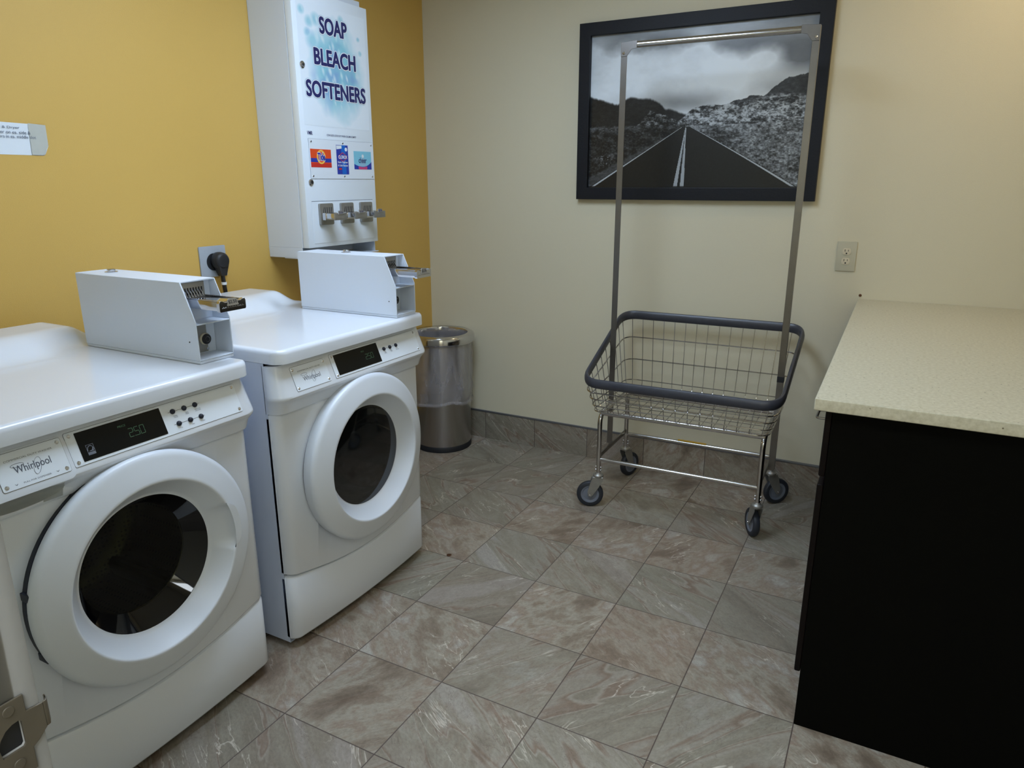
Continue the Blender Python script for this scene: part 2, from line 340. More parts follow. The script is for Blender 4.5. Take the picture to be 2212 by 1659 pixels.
def text_mesh(t, off=0., ref=None):
    key = (t, off)
    if key in TXT: return TXT[key]
    c = bpy.data.curves.new('t', 'FONT'); c.body = t; c.size = 1; c.offset = off; c.extrude = 0; c.resolution_u = 4
    o = bpy.data.objects.new('t', c); COL.objects.link(o); dg = bpy.context.evaluated_depsgraph_get(); dg.update()
    me = bpy.data.meshes.new_from_object(o.evaluated_get(dg)); vs = [v.co.copy() for v in me.vertices]; fs = [tuple(p.vertices) for p in me.polygons]
    bpy.data.objects.remove(o); bpy.data.meshes.remove(me); TXT[key] = (vs, fs); return TXT[key]
def letter(pl, t, a0, a1, b0, b1, lift, name, m, parent, off=0., bd=None, shear=0.):
    """lay lettering t in the box a0..a1, b0..b1 of plane pl"""
    vs, fs = text_mesh(t); xs = [v.x for v in vs]; ys = [v.y for v in vs]; x0, x1, y0, y1 = min(xs), max(xs), min(ys), max(ys)
    if off: vs, fs = text_mesh(t, off)
    sx = (a1-a0)/(x1-x0); sy = (b1-b0)/(y1-y0)
    own = bd is None; bd = bd or B()
    bd.add([pl(a0+(v.x-x0)*sx+shear*(v.y-y0)*sy, b0+(v.y-y0)*sy, lift) for v in vs], fs)
    if own: return bd.build(name, m, parent, smooth=False, weld=False)

# ------------------------------------------------------------------ the room
CW, CH = 2.79, 2.44
struct(B().box(-.1, CW+.1, -4.6, .1, -.1, 0).build('floor', M['tile'], smooth=False))
struct(B().box(-.1, CW+.1, -4.6, .1, CH, CH+.1).build('ceiling', M['ceiling'], smooth=False))
struct(B().box(0, CW, 0, .1, 0, CH).build('wall_back', M['cream'], smooth=False))
struct(B().box(-.1, 0, -4.6, .1, 0, CH).build('wall_left', M['yellow'], smooth=False))
struct(B().box(CW, CW+.1, -4.6, .1, 0, CH).build('wall_right', M['cream'], smooth=False))
DX0, DX1, DY = 1.72, 2.63, -3.03
struct(B().box(0, DX0-.025, DY-.13, DY-.005, 0, CH).box(DX1+.025, CW, DY-.13, DY-.005, 0, CH).box(DX0-.025, DX1+.025, DY-.13, DY-.005, 2.06, CH).build('wall_front', M['cream'], smooth=False))
struct(B().box(0, CW, -4.6, -4.5, 0, CH).build('wall_corridor', M['cream'], smooth=False))
b_ = B().box(0, CW, -.010, 0, 0, .152); struct(b_.build('baseboard_back', M['tile_xz'], bevel=.0015, smooth=False))
struct(B().box(0, .010, -3.035, -.010, 0, .152).build('baseboard_left', M['tile_yz'], bevel=.0015, smooth=False))
struct(B().box(0, CW, -.012, 0, .152, .161).build('trim_1', M['trim'], bevel=.002))
struct(B().box(0, .012, -3.035, -.012, .152, .161).build('trim_2', M['trim'], bevel=.002))
# door frame with its strike plate
dr = B().box(DX0-.025, DX0, DY-.14, DY, 0, 2.055).box(DX1, DX1+.025, DY-.14, DY, 0, 2.055).box(DX0-.025, DX1+.025, DY-.14, DY, 2.035, 2.06)
dr = struct(dr.build('door_1', M['jamb'], bevel=.002))
PJ = Pl((DX0, DY, 0), (0, -1, 0), (0, 0, 1)); PJ = Pl((DX0, DY, 0), (0, 1, 0), (0, 0, 1))
out = [(-.060, .944), (-.011, .944), (-.011, .963), (-.006, .966), (.001, .973), (.001, .995), (-.011, .996), (-.011, 1.011), (-.060, 1.011)]
sb = B(); PJ.slab(sb, out, .0003, .0022)
sp = sb.build('strike_plate', M['brass'], dr, bevel=.0006, smooth=False)
hb = B(); PJ.slab(hb, [(-.032, .968), (-.017, .968), (-.0155, .970), (-.0155, .990), (-.017, .992), (-.022, .9915), (-.027, .989), (-.031, .984), (-.0335, .978)], -.02, .01)
cut(sp, hb); hb2 = B(); PJ.slab(hb2, [(-.032, .968), (-.017, .968), (-.0155, .970), (-.0155, .990), (-.017, .992), (-.022, .9915), (-.027, .989), (-.031, .984), (-.0335, .978)], -.018, .01); cut(dr, hb2)
pk = B(); PJ.slab(pk, [(-.0319, .9681), (-.0171, .9681), (-.0156, .970), (-.0156, .990), (-.0171, .9919), (-.022, .9914), (-.027, .9889), (-.031, .9839), (-.0334, .978)], -.016, -.002); pk.build('latch_hole_shade', M['dark'], sp, smooth=False)  # dark plug in the latch hole, its colour stands in for shade
lp = B(); prof = [(.001, .0003), (.001, .0022), (.004, .0015), (.0065, -.003), (.0072, -.007), (.0058, -.007), (.0052, -.003), (.003, .0002)]
lp.prism([Vector((DX0+l, DY+a, .973)) for a, l in prof], (0, 0, .022)); lp.build('strike_lip', M['brass'], sp, bevel=.0006)
for z in (.9565, 1.0035):
    s_ = B(); PJ.disc(s_, -.0195-.003, z, .0042, .002, .0031); sc = s_.build('screw', M['brass'], sp, bevel=.0006, smooth=False)
# ceiling fitting
lx, ly, lz = LIGHT_POS
cl = thing('ceiling_light', 'white rectangular ceiling light panel above the middle of the room', 'light', (lx, ly, CH-.03))
fr = B()
for bx in ((-.33, -.30, -.63, .63), (.30, .33, -.63, .63), (-.30, .30, -.63, -.60), (-.30, .30, .60, .63)): fr.box(lx+bx[0], lx+bx[1], ly+bx[2], ly+bx[3], CH-.03, CH)
fr.build('light_frame', M['boxwhite'], cl, bevel=.002)
B().box(lx-.299, lx+.299, ly-.599, ly+.599, CH-.024, CH-.014).build('diffuser', M['diffuser'], cl, smooth=False)

# ------------------------------------------------------------------ washer and dryer
H = .343
def fprint(xf, r, bow, h=H, x0=.7678, n=16):
    pts = [(x0, -h, (0, -1)), (xf-r-.002, -h, (0, -1))]
    for k in range(9):
        a = -PI/2+PI/2*k/8; pts.append((xf-r+r*math.cos(a), -h+r+r*math.sin(a), (math.cos(a), math.sin(a))))
    for k in range(1, n):
        y = -(h-r)+2*(h-r)*k/n; t = y/(h-r); pts.append((xf+bow*(1-t*t), y, (1, .12*t)))
    for k in range(9):
        a = PI/2*k/8; pts.append((xf-r+r*math.cos(a), h-r+r*math.sin(a), (math.cos(a), math.sin(a))))
    pts += [(xf-r-.002, h, (0, 1)), (x0, h, (0, 1))]
    return pts
def loft(fp, rows, yc, full=False):
    """rows: (z or z(y), outward offset); offsets that are positive act only towards the room"""
    b = B(); n = len(fp); vs = []
    for (z, d) in rows:
        for i, (x, y, nn) in enumerate(fp):
            zz = z(y) if callable(z) else z
            w = max(0, nn[0])**1.2 if d > 0 else 1
            if d < 0 and i in (0, n-1): dx, dy = 0, nn[1]*d
            else: dx, dy = nn[0]*d*w, nn[1]*d*w
            vs.append((x+dx, y+dy+yc, zz))
    fs = [(i*n+k, i*n+k+1, (i+1)*n+k+1, (i+1)*n+k) for i in range(len(rows)-1) for k in range(n-1)]
    m = len(rows)
    fs += [tuple(range(n)), tuple(range((m-1)*n, m*n))] + [(i*n, i*n+n-1, (i+1)*n+n-1, (i+1)*n) for i in range(m-1)]
    return b.add(vs, fs)
def seam(y): return .250-.045*math.cos(PI/2*min(1, abs(y)/H))
def seven_seg(pl, s, a0, b0, w, h, lift, bd):
    segs = {'2': 'abged', '5': 'afgcd', '0': 'abcdef'}; t = h*.06; a = a0
    for ch in s:
        if ch == '.': pl.rect(bd, a-w*.25, a-w*.25+t*1.4, b0, b0+t*1.4, lift, lift+.0002); a += w*.05; continue
        L_ = {'a': (a, a+w, b0+h-t, b0+h), 'g': (a, a+w, b0+h/2-t/2, b0+h/2+t/2), 'd': (a, a+w, b0, b0+t), 'f': (a-t, a, b0+h/2+t/2, b0+h-t/2), 'b': (a+w, a+w+t, b0+h/2+t/2, b0+h-t/2), 'e': (a-t, a, b0+t/2, b0+h/2-t/2), 'c': (a+w, a+w+t, b0+t/2, b0+h/2-t/2)}
        for k in segs[ch]: pl.rect(bd, *L_[k], lift, lift+.0002)
        a += w*1.55
def machine(kind, yc):
    washer = kind == 'washer'
    root = thing('washing_machine' if washer else 'clothes_dryer',
                 'white front-loading washer with clear round door showing its drum, nearest the doorway' if washer else 'white front-loading dryer with dark flat door glass, beside the trash can',
                 'washer' if washer else 'dryer', (.45, yc, 0))
    y0, y1 = yc-H, yc+H
    cb = B().box(.08, .7675, y0, y1, .022, .905)
    cb.f = [f for f in cb.f if f != (4, 6, 7, 5)]
    cb.build('cabinet', M['enamel_side'], root, smooth=False)
    for xx in (.14, .70):
        for yy in (y0+.05, y1-.05): B().lathe([(.022, 0), (.022, .012), (.012, .014), (.012, .03)], (xx, yy, 0), n=16).build('levelling_foot', M['dark'], root)
    r = .034; xf = .795
    fp = fprint(xf, r, .012)
    p = loft(fp, [(lambda y: seam(y)+.003, -.008), (lambda y: seam(y)+.005, -.003), (lambda y: seam(y)+.010, 0), (.745, 0), (.7575, -.001)], yc).build('front_panel', M['enamel'], root, ang=40)
    kx = fprint(xf-.001, r, .014)
    loft(kx, [(.028, -.012), (.032, -.005), (.040, 0), (lambda y: seam(y)-.010, 0), (lambda y: seam(y)-.003, -.004), (lambda y: seam(y)-.001, -.010)], yc).build('kick_panel', M['enamel'], root, ang=40)
    cf = fprint(xf, r, .0)
    cs = loft(cf, [(.7595, .012), (.764, .0145), (.785, .022), (.797, .033), (.803, .0385), (.808, .0405), (.814, .0395), (.898, .006)], yc).build('console', M['enamel'], root, ang=30)
    # front opening
    hole = B().lathe([(.205, .70), (.205, .86)], (0, yc, .53), 'X', n=64); cut(p, hole)
    # lid with the raised back
    def lid_fn(xb=.08, xf_=.830, hh=H+.001, rr=.036, re=.013):
        ys = []; n = 60
        for j in range(n+1):
            t = -1+2*j/n; ys.append(math.copysign(1-(1-abs(t))**1.6, t)*hh)
        nx = 70; vs = []
        for j, y in enumerate(ys):
            ex = xf_ if abs(y) < hh-rr else xf_-rr+math.sqrt(max(0, rr*rr-(abs(y)-(hh-rr))**2))
            for i in range(nx+1):
                t = i/nx; x = xb+(ex-xb)*(1-(1-t)**1.5)
                d = min(ex-x, hh-abs(y)); dc = max(0, abs(y)-(hh-rr)); 
                dz = re-math.sqrt(max(0, re*re-(re-d)**2)) if d < re else 0
                q1 = min(1, max(0, (abs(y)-.11)/.12)); xc_ = .372-.082*q1*q1*(3-2*q1); s1 = min(1, max(0, (xc_-x)/(xc_-.205))); s1 = s1*s1*(3-2*s1)
                s2 = min(1, max(0, (hh-.012-abs(y))/.085)); s2 = s2*s2*(3-2*s2)
                vs.append((x, y+yc, .945-dz+.047*s1*s2-.0))
        b = B(); m = nx+1; fs = [(j*m+i, (j+1)*m+i, (j+1)*m+i+1, j*m+i+1) for j in range(n) for i in range(nx)]
        bor = [j*m+nx for j in range(n+1)]+[n*m+i for i in range(nx-1, -1, -1)]+[j*m for j in range(n-1, -1, -1)]+[i for i in range(1, nx)]
        k = len(vs); vs2 = [(vs[i][0], vs[i][1], .906) for i in bor]
        q = len(bor); fs += [(bor[i], bor[(i+1) % q], k+(i+1) % q, k+i) for i in range(q)]
        fs.append(tuple(range(k, k+q)))
        return b.add(vs+vs2, fs)
    lid_fn().build('top_lid', M['enamel'], root, ang=55)
    # slanted control face
    P = Pl((.8352, yc, .8125), (0, 1, 0), (-.0345, 0, .0855))
    if washer: pa = (-.133, .299, .008, .082); wa = (-.113, .084, .014, .077); na = (-.272, -.143, .006, .078)
    else: pa = (-.129, .300, .008, .082); wa = (-.113, .090, .014, .077); na = (-.288, -.150, .008, .078)
    def plate(nm, q, l0, m, par, r=.004):
        bb = B(); P.rr(bb, q[0], q[1], q[2], q[3], r, l0, l0+.0016); return bb.build(nm, m, par, bevel=.0004, seg=1)
    def edge_line(q, par, l, nm='plate_outline'):
        bb = B(); pts = [(x+(q[0]+q[1])/2, y+(q[2]+q[3])/2) for x, y in rrect(q[1]-q[0], q[3]-q[2], .004)]
        bb.tube([P(a, b, l) for a, b in pts], .0006, 4, closed=True); return bb.build(nm, M['line'], par)
    cp = plate('control_plate', pa, -.0002, M['plate'], root); edge_line(pa, cp, .0004)
    def screws(q, par, lst):
        for (a, b) in lst:
            s = B(); P.disc(s, a, b, .0042, .0012, .0022, 14); P.disc(s, a, b, .0026, .0022, .0036, 14); s.build('screw', M['chrome'], par, bevel=.0005, seg=1)
    scr = [(pa[0]+.009, pa[2]+.008), (pa[0]+.009, pa[3]-.008), (pa[1]-.009, pa[2]+.008), (pa[1]-.009, pa[3]-.008)]
    screws(pa, cp, scr)
    wb = B(); P.rr(wb, *wa, .0015, .0014, .0022); win = wb.build('display_window', M['window'], root, bevel=.0003, seg=1)
    sg = B(); cx = (wa[0]+wa[1])/2
    seven_seg(P, '2.50', (-.002 if washer else .022), .033 if washer else .034, .0085, .020 if washer else .018, .0024, sg)
    letter(P, 'PRICE', (-.022 if washer else .008), (-.004 if washer else .022), .060, .0645, .0024, '', None, None, bd=sg)
    sg.build('display_digits', M['green'], win, smooth=False, weld=False)
    if washer:
        e = B(); P.rect(e, -.100, -.084, .024, .030, .0024, .0026)
        for ang in range(0, 180, 12):
            a = math.radians(ang); a2 = math.radians(ang+12); P.slab(e, [(-.092+.0075*math.cos(a), .033+.011*math.sin(a)), (-.092+.0075*math.cos(a2), .033+.011*math.sin(a2)), (-.092+.0062*math.cos(a2), .033+.0095*math.sin(a2)), (-.092+.0062*math.cos(a), .033+.0095*math.sin(a))], .0024, .0026)
        P.rect(e, -.100, -.0992, .030, .046, .0024, .0026); P.rect(e, -.0848, -.084, .030, .046, .0024, .0026); P.rect(e, -.100, -.084, .0455, .0463, .0024, .0026); P.slab(e, [(-.0975, .032), (-.090, .034), (-.087, .040), (-.0865, .031)], .0024, .0026)
        e.build('efficiency_mark', M['hub'], win, smooth=False)
        rows = [(.0595, (.113, .144, .174)), (.0245+.004, (.118, .149, .179))]
        caps = [('COLORS', 'WHITES', 'DELICATES'), ('HOT', 'WARM', 'COLD')]
    else: rows = [(.050, (.117, .148, .180))]; caps = [('HIGH', 'MED', 'LOW')]
    for (bv, av), cap in zip(rows, caps):
        lb = B(); P.rect(lb, av[0]-.012, av[2]+.011, bv-.0004, bv+.0004, .0014, .0017)
        for a, c_ in zip(av, cap): pass
        lb.build('legend_line', M['line'], cp, smooth=False)
        for a in av:
            q = B(); q.lathe([(.0062, 0), (.0062, .002), (.0052, .0045), (.003, .0062), (0, .0068)], P(a, bv, .0012), (P.n, P.r, P.u), n=20); q.build('button', M['gasket'], cp)
    if washer: lg = [(a, rows[k][0], t) for k, nm in enumerate(((('NORMAL', 'WHITES'), ('PERM', 'PRESS'), ('DELICATES', 'AND KNITS')), (('HOT',), ('WARM',), ('COLD',)))) for a, t in zip(rows[k][1], nm)]
    else: lg = [(a, rows[0][0], t) for a, t in zip(rows[0][1], (('HIGH', 'WHITES'), ('MED', 'PRESS'), ('LOW', 'DELICATES')))]
    for a, bv, t in lg:
        cap = B()
        for i, q in enumerate(t): w = .0017*len(q); letter(P, q, a-w/2+.004, a+w/2+.004, bv-.0125-.0035*i, bv-.0100-.0035*i, .0016, '', None, None, bd=cap)
        cap.build('button_legend', M['ink'], cp, smooth=False, weld=False)
    # brand plate
    host = root; lf = 0
    if washer:
        db = B(); P.rr(db, -.330, -.134, -.010, .083, .016, -.012, .0035)
        host = db.build('detergent_drawer', M['plastic'], root, bevel=.002); lf = .0035
        ec = (.842, yc-.235, .782); er = (.044, .100, .0215)
        sc_ = B().sphere(ec, 1, 20, er); sc_ = B().sphere(ec, 1, 28, er); cut(cs, sc_)
        cs.data.materials.clear(); cs.data.materials.append(M['enamel']); cs.data.materials.append(M['grey']); oc = chain_loc(cs)
        for f in cs.data.polygons:
            q = [((f.center[k]+oc[k]-ec[k])/er[k])**2 for k in range(3)]; f.material_index = 1 if sum(q) < 1.02 else 0; f.use_smooth = True
    Pn = Pl(P(0, 0, lf), P.r, P.u)
    nb = B(); Pn.rr(nb, *na, .004, -.0002, .0014); npl = nb.build('brand_plate', M['plate'], host, bevel=.0004, seg=1)
    ln = B(); pts = [(x+(na[0]+na[1])/2, y+(na[2]+na[3])/2) for x, y in rrect(na[1]-na[0], na[3]-na[2], .004)]; ln.tube([Pn(a, b, .0004) for a, b in pts], .0006, 4, closed=True); ln.build('plate_outline', M['line'], npl) if not washer else ln.build('plate_outline', M['line'], host)
    c = (na[0]+na[1])/2
    for (a, b) in [(na[0]+.008, na[2]+.008), (na[0]+.008, na[3]-.008), (na[1]-.008, na[2]+.008), (na[1]-.008, na[3]-.008)]:
        s = B(); Pn.disc(s, a, b, .0042, .001, .002, 14); Pn.disc(s, a, b, .0026, .002, .0034, 14); s.build('screw', M['chrome'], host if washer else npl, bevel=.0005, seg=1)
    tb = B(); letter(Pn, 'COMMERCIAL DUTY '+('WASHER' if washer else 'DRYER'), c-.046, c+.044, .0605, .0640, .0016, '', None, None, bd=tb)
    letter(Pn, 'Whirlpool', c-.034, c+.034, .030 if washer else .027, .049 if washer else .044, .0016, '', None, None, bd=tb, off=.01)
    if washer:
        letter(Pn, 'PULL FOR DISPENSER', c-.026, c+.026, .0125, .0155, .0016, '', None, None, bd=tb); letter(Pn, 'v', c-.042, c-.036, .0125, .0155, .0016, '', None, None, bd=tb); letter(Pn, 'v', c+.036, c+.042, .0125, .0155, .0016, '', None, None, bd=tb)
    for (ea, eb, rx, ry, th) in ((.008, .038, .007, .017, -.35), (-.026, .050, .012, .0035, 0)):
        pts = [Pn(c+ea+rx*math.cos(t)*math.cos(th)-ry*math.sin(t)*math.sin(th), eb+rx*math.cos(t)*math.sin(th)+ry*math.sin(t)*math.cos(th), .0017) for t in [2*PI*k/28 for k in range(28)]]; tb.tube(pts, .00035, 4, closed=True)
    tb.build('brand_lettering', M['ink'], npl if not washer else host, smooth=False, weld=False)
    # door
    C = (0, yc, .53)
    door = B().open_lathe([(.258, .806), (.258, .826)], C, 'X', n=72)
    def mod(rr, hh, t):
        if not washer: return rr, hh
        d = abs(((t-.10+PI) % (2*PI))-PI); w = max(0, 1-(d/.31)**5) if d < .29 else 0
        if .172 < rr < .2085 and hh > .83: rr += .022*w; 
        return rr, hh
    ring = [(.168, .806), (.262, .8225), (.264, .8225), (.2695, .826), (.2725, .832), (.2715, .839), (.267, .8445), (.262, .8475), (.257, .8493), (.236, .8562), (.213, .8640), (.2085, .8650), (.2055, .8645), (.2035, .8620), (.2015, .8590), (.188, .8418), (.172, .8215), (.1665, .8155), (.163, .815), (.163, .806)]
    ring[1:4] = [(.258, .812), (.2655, .8135), (.2685, .818)] if washer else [(.258, .801), (.2655, .8015), (.2685, .806)]
    d0 = B().lathe(ring[1:], C, 'X', n=120, mod=mod, closed=True).build('door', M['plastic'], root, ang=60)
    B().lathe([(.235, .798), (.2668 if washer else .2635, .798), (.2668 if washer else .2635, .8125), (.235, .8125)], C, 'X', n=80, closed=True).build('door_gasket', M['gasket'] if washer else M['dark'], d0)
    if washer:
        B().open_lathe([(.1632, .8150), (.1620, .814), (.1325, .762), (.130, .7605)], C, 'X', n=80).build('glass_rim', M['rimglass'], d0, ang=60)
        B().open_lathe([(.1325, .762), (.126, .7612), (.06, .7585), (.0005, .758)], C, 'X', n=80).build('door_glass', M['bowl'], d0, ang=60)
        B().open_lathe([(.200, .79), (.200, .72), (.190, .715), (.185, .70), (.20, .69), (.245, .69)], C, 'X', n=64).build('door_seal', M['dark'], root, ang=60)
        dm = B().open_lathe([(.20, .69), (.245, .68), (.262, .66), (.265, .42), (.25, .39), (.20, .375), (.12, .36), (.06, .372), (.0005, .376)], C, 'X', n=72).build('drum', M['drum'], root, ang=60)
        for a in (70, 190, 310):
            a = math.radians(a); u = Vector((0, math.cos(a), math.sin(a))); w = Vector((0, -math.sin(a), math.cos(a))); c0 = Vector((0, yc, .53)); bb = B()
            for i in range(9):
                x = .41+.24*i/8; k = math.sin(PI*(i+.3)/8.6)*.018+.03
                for q in range(7):
                    t = -1+q/3; bb.v.append(tuple(c0+Vector((x, 0, 0))+u*(.262-k*(1-abs(t)**2.2)*1.3)+w*t*.028))
            bb.f += [(i*7+q, (i+1)*7+q, (i+1)*7+q+1, i*7+q+1) for i in range(8) for q in range(6)]
            bb.build('drum_baffle', M['drumfin'], dm)
        # hinge blocks seen in the gap on the door's left edge
        for zz in (.585, .44): 
            dy = -math.sqrt(.268**2-(zz-.53)**2); B().box(.800, .832, yc+dy-.0035, yc+dy+.012, zz-.009, zz+.009).build('hinge', M['gasket'], root, bevel=.002)
    else:
        B().lathe([(.1635, .810), (.1635, .8155), (.15, .8172), (.10, .8185), (.05, .819), (.0, .8192)], C, 'X', n=80).build('door_glass', M['dryglass'], d0, ang=60)
    return root
washer_o = machine('washer', -2.360); dryer_o = machine('dryer', -1.580)

# ------------------------------------------------------------------ coin boxes on the machines
def coin_box(loc_x0, xt, xf, y0, y1, label, lockpos):
    root = thing('coin_box', label, 'coin box', ((loc_x0+xf)/2, (y0+y1)/2, .9455), 'coin boxes on top of the machines')
    z0, z1, zs = .9535, 1.148, 1.051; t = .0028
    prof = [(loc_x0, z0), (xf, z0), (xf, zs), (xt, z1), (loc_x0, z1)]
    b = B()
    for y in (y0, y1-t): b.prism([(x, y, z) for x, z in prof], (0, t, 0))
    b.box(loc_x0, xt, y0+t, y1-t, z1-t, z1); b.box(loc_x0, loc_x0+t, y0+t, y1-t, z0, z1-t); b.box(loc_x0+t, xf, y0+t, y1-t, z0, z0+t)
    b.box(xf-.062, xf, y0+t, y1-t, zs-.008, zs-.005)                # shelf
    b.box(xf-.064, xf-.062, y0+t, y1-t, z0+t, zs-.005)              # lower back wall
    b.box(xt-.022, xt-.019, y0+t, y1-t, zs-.005, z1-t)              # upper back wall
    b.box(xf-.062, xt-.020, y0+t, y1-t, zs-.005, zs-.003)
    h = b.build('housing', M['boxwhite'], root, bevel=.0008, seg=1, smooth=False)
    B().box(loc_x0+.001, xf-.001, y0+.001, y1-.001, .9458, .9530).build('mounting_base', M['boxwhite'], root, bevel=.001)
    sc = B().lathe([(.0018, 0), (.0018, .0012), (0, .0014)], (xf-.03, y0, 1.0), (Vector((0, -1, 0)), Vector((1, 0, 0)), Vector((0, 0, 1))), n=10); sc.build('rivet', M['dark'], h)
    px = xt-.019; ya, yb = y0+.008, y1-.022
    pl = B().box(px, px+.004, ya, yb, z1-.060, z1-.006).build('slide_plate', M['zinc'], root, bevel=.001)
    n = 8; w = (yb-ya-.010)/n; zc = z1-.031; sl = B(); fin = B()
    for k in range(n):
        yy = ya+.005+w*(k+.5); sl.box(px+.0035, px+.0046, yy-w*.22, yy+w*.22, zc-.006, zc+.012)
        fin.prism([(px+.004, yy-w*.5-.0008, zc-.010), (px+.016, yy-w*.5-.0008, zc-.010), (px+.006, yy-w*.5-.0008, zc+.006), (px+.004, yy-w*.5-.0008, zc+.008)], (0, .0018, 0))
    sl.build('coin_slots', M['dark'], pl, smooth=False); fin.build('slot_fins', M['chrome'], pl, bevel=.0004, seg=1)
    xe = xf+.076
    s = B().box(px+.004, xe-.006, y0+.016, y1-.020, zc-.034, zc-.012); s.box(px+.004, xe-.006, y0+.018, y0+.020, zc-.012, zc-.009); s.box(px+.004, xe-.006, y1-.024, y1-.022, zc-.012, zc-.009)
    arm = s.build('coin_slide', M['chrome'], root, bevel=.001)
    PF = Pl((xe, (y0+y1)/2-.002, zc-.022), (0, 1, 0), (0, 0, 1)); hb = B()
    PF.slab(hb, [(-.038, -.014), (.038, -.014), (.040, -.010), (.040, .008), (.037, .013), (.030, .0125), (.024, .009), (-.024, .009), (-.030, .0125), (-.037, .013), (-.040, .008), (-.040, -.010)], -.006, .004)
    for k in range(9): PF.rect(hb, -.030+.0072*k, -.030+.0072*k+.003, -.004, -.002, .004, .0048)
    PF.rect(hb, -.033, .034, -.0055, -.004, .004, .0048)
    hd = hb.build('slide_handle', M['chrome'], arm, bevel=.0006, seg=1, smooth=False)
    PB = Pl(PF(0, .0, .0042), PF.r, (-.25, 0, 1)); bb = B(); PB.slab(bb, [(-.017, -.001), (.017, -.001), (.0135, .014), (.010, .0165), (-.010, .0165), (-.0135, .014)], 0, .002)
    bd = bb.build('price_badge', M['zinc'], arm, bevel=.0004, seg=1); letter(PB, '$2.50', -.0125, .0125, .003, .012, .0022, 'price_lettering', M['line'], arm, off=.02)
    # lock recess
    lx_ = xf-.062; cy, cz = (y0+y1)/2+.014, z0+.040
    lpb = B().box(lx_, lx_+.003, y0+t+.012, y1-.030, z0+.006, zs-.010).build('lock_plate', M['zinc'], root, bevel=.0006)
    B().lathe([(.0155, 0), (.0155, .004), (.0135, .007)], (lx_+.003, cy, cz), 'X', n=24).build('lock_ring', M['ivory2'], lpb)
    B().lathe([(.0135, 0), (.0135, .009), (.011, .011)], (lx_+.003, cy, cz), 'X', n=24).build('lock_barrel', M['dark'], lpb)
    B().lathe([(.0055, 0), (.0075, 0), (.0075, .0015), (.0055, .0015)], (lx_+.0138, cy, cz), 'X', n=20, closed=True).build('lock_keyhole', M['steel'], lpb)
    B().lathe([(.004, 0), (.004, .002), (0, .003)], (lx_+.003, cy+.006, cz-.026), 'X', n=12).build('screw', M['chrome'], lpb)
    B().lathe([(.0165, 0), (.0165, .002), (.0105, .003), (.0105, .008), (.009, .0095), (0, .0095)], (lockpos[0], lockpos[1], z1), n=28).build('top_lock', M['chrome'], root, ang=25)
coin_box(.297, .720, .762, -2.115, -2.010, 'white metal coin box with a $2.50 slide, on top of the washer', (.372, -2.060))
coin_box(.384, .768, .811, -1.375, -1.268, 'white metal coin box with a $2.50 slide, on top of the dryer', (.560, -1.320))

# ------------------------------------------------------------------ soap dispenser on the yellow wall
D0, D1 = -1.142, -.7165
dsp = thing('soap_dispenser', 'tall white wall-mounted vending box lettered SOAP, BLEACH, SOFTENERS', 'dispenser', (.1, (D0+D1)/2, 1.09))
bb = B().box(.001, .186, D0, D1, 1.134, 2.095)
bb.box(.001, .182, D0, D0+.003, 1.093, 1.134).box(.001, .205, D1-.006, D1-.003, 1.093, 1.134).box(.001, .08, D0+.003, D1-.006, 1.093, 1.134)
bb.build('cabinet', M['boxwhite'], dsp, bevel=.0012, smooth=False)
B().box(.08, .222, D0+.003, D1-.001, 1.0895, 1.093).build('delivery_tray', M['boxwhite'], dsp, bevel=.001, smooth=False)
dd = B().box(.1885, .22, D0, D1, 1.1345, 2.065).build('door', M['dispwhite_lit'], dsp, bevel=.002)
PD = Pl((.22, 0, 0), (0, 1, 0), (0, 0, 1))
# bubble print behind the words (ink pattern on a thin sheet)
def rnd_field(nx, ny, cells, rng):
    g = rng.random((cells[1]+2, cells[0]+2)); x = np.linspace(0, cells[0], nx, endpoint=False); y = np.linspace(0, cells[1], ny, endpoint=False)
    xi, yi = x.astype(int), y.astype(int); fx, fy = x-xi, y-yi; fx = fx*fx*(3-2*fx); fy = fy*fy*(3-2*fy)
    a = g[np.ix_(yi, xi)]; b = g[np.ix_(yi, xi+1)]; c = g[np.ix_(yi+1, xi)]; d = g[np.ix_(yi+1, xi+1)]
    return (a*(1-fx)+b*fx)*(1-fy[:, None])+(c*(1-fx)+d*fx)*fy[:, None]
def fbm(nx, ny, c0, octs, rng, gain=.55):
    s = np.zeros((ny, nx)); a = 1; t = 0
    for o in range(octs): s += a*rnd_field(nx, ny, (int(c0[0]*2**o), int(c0[1]*2**o)), rng); t += a; a *= gain
    return s/t
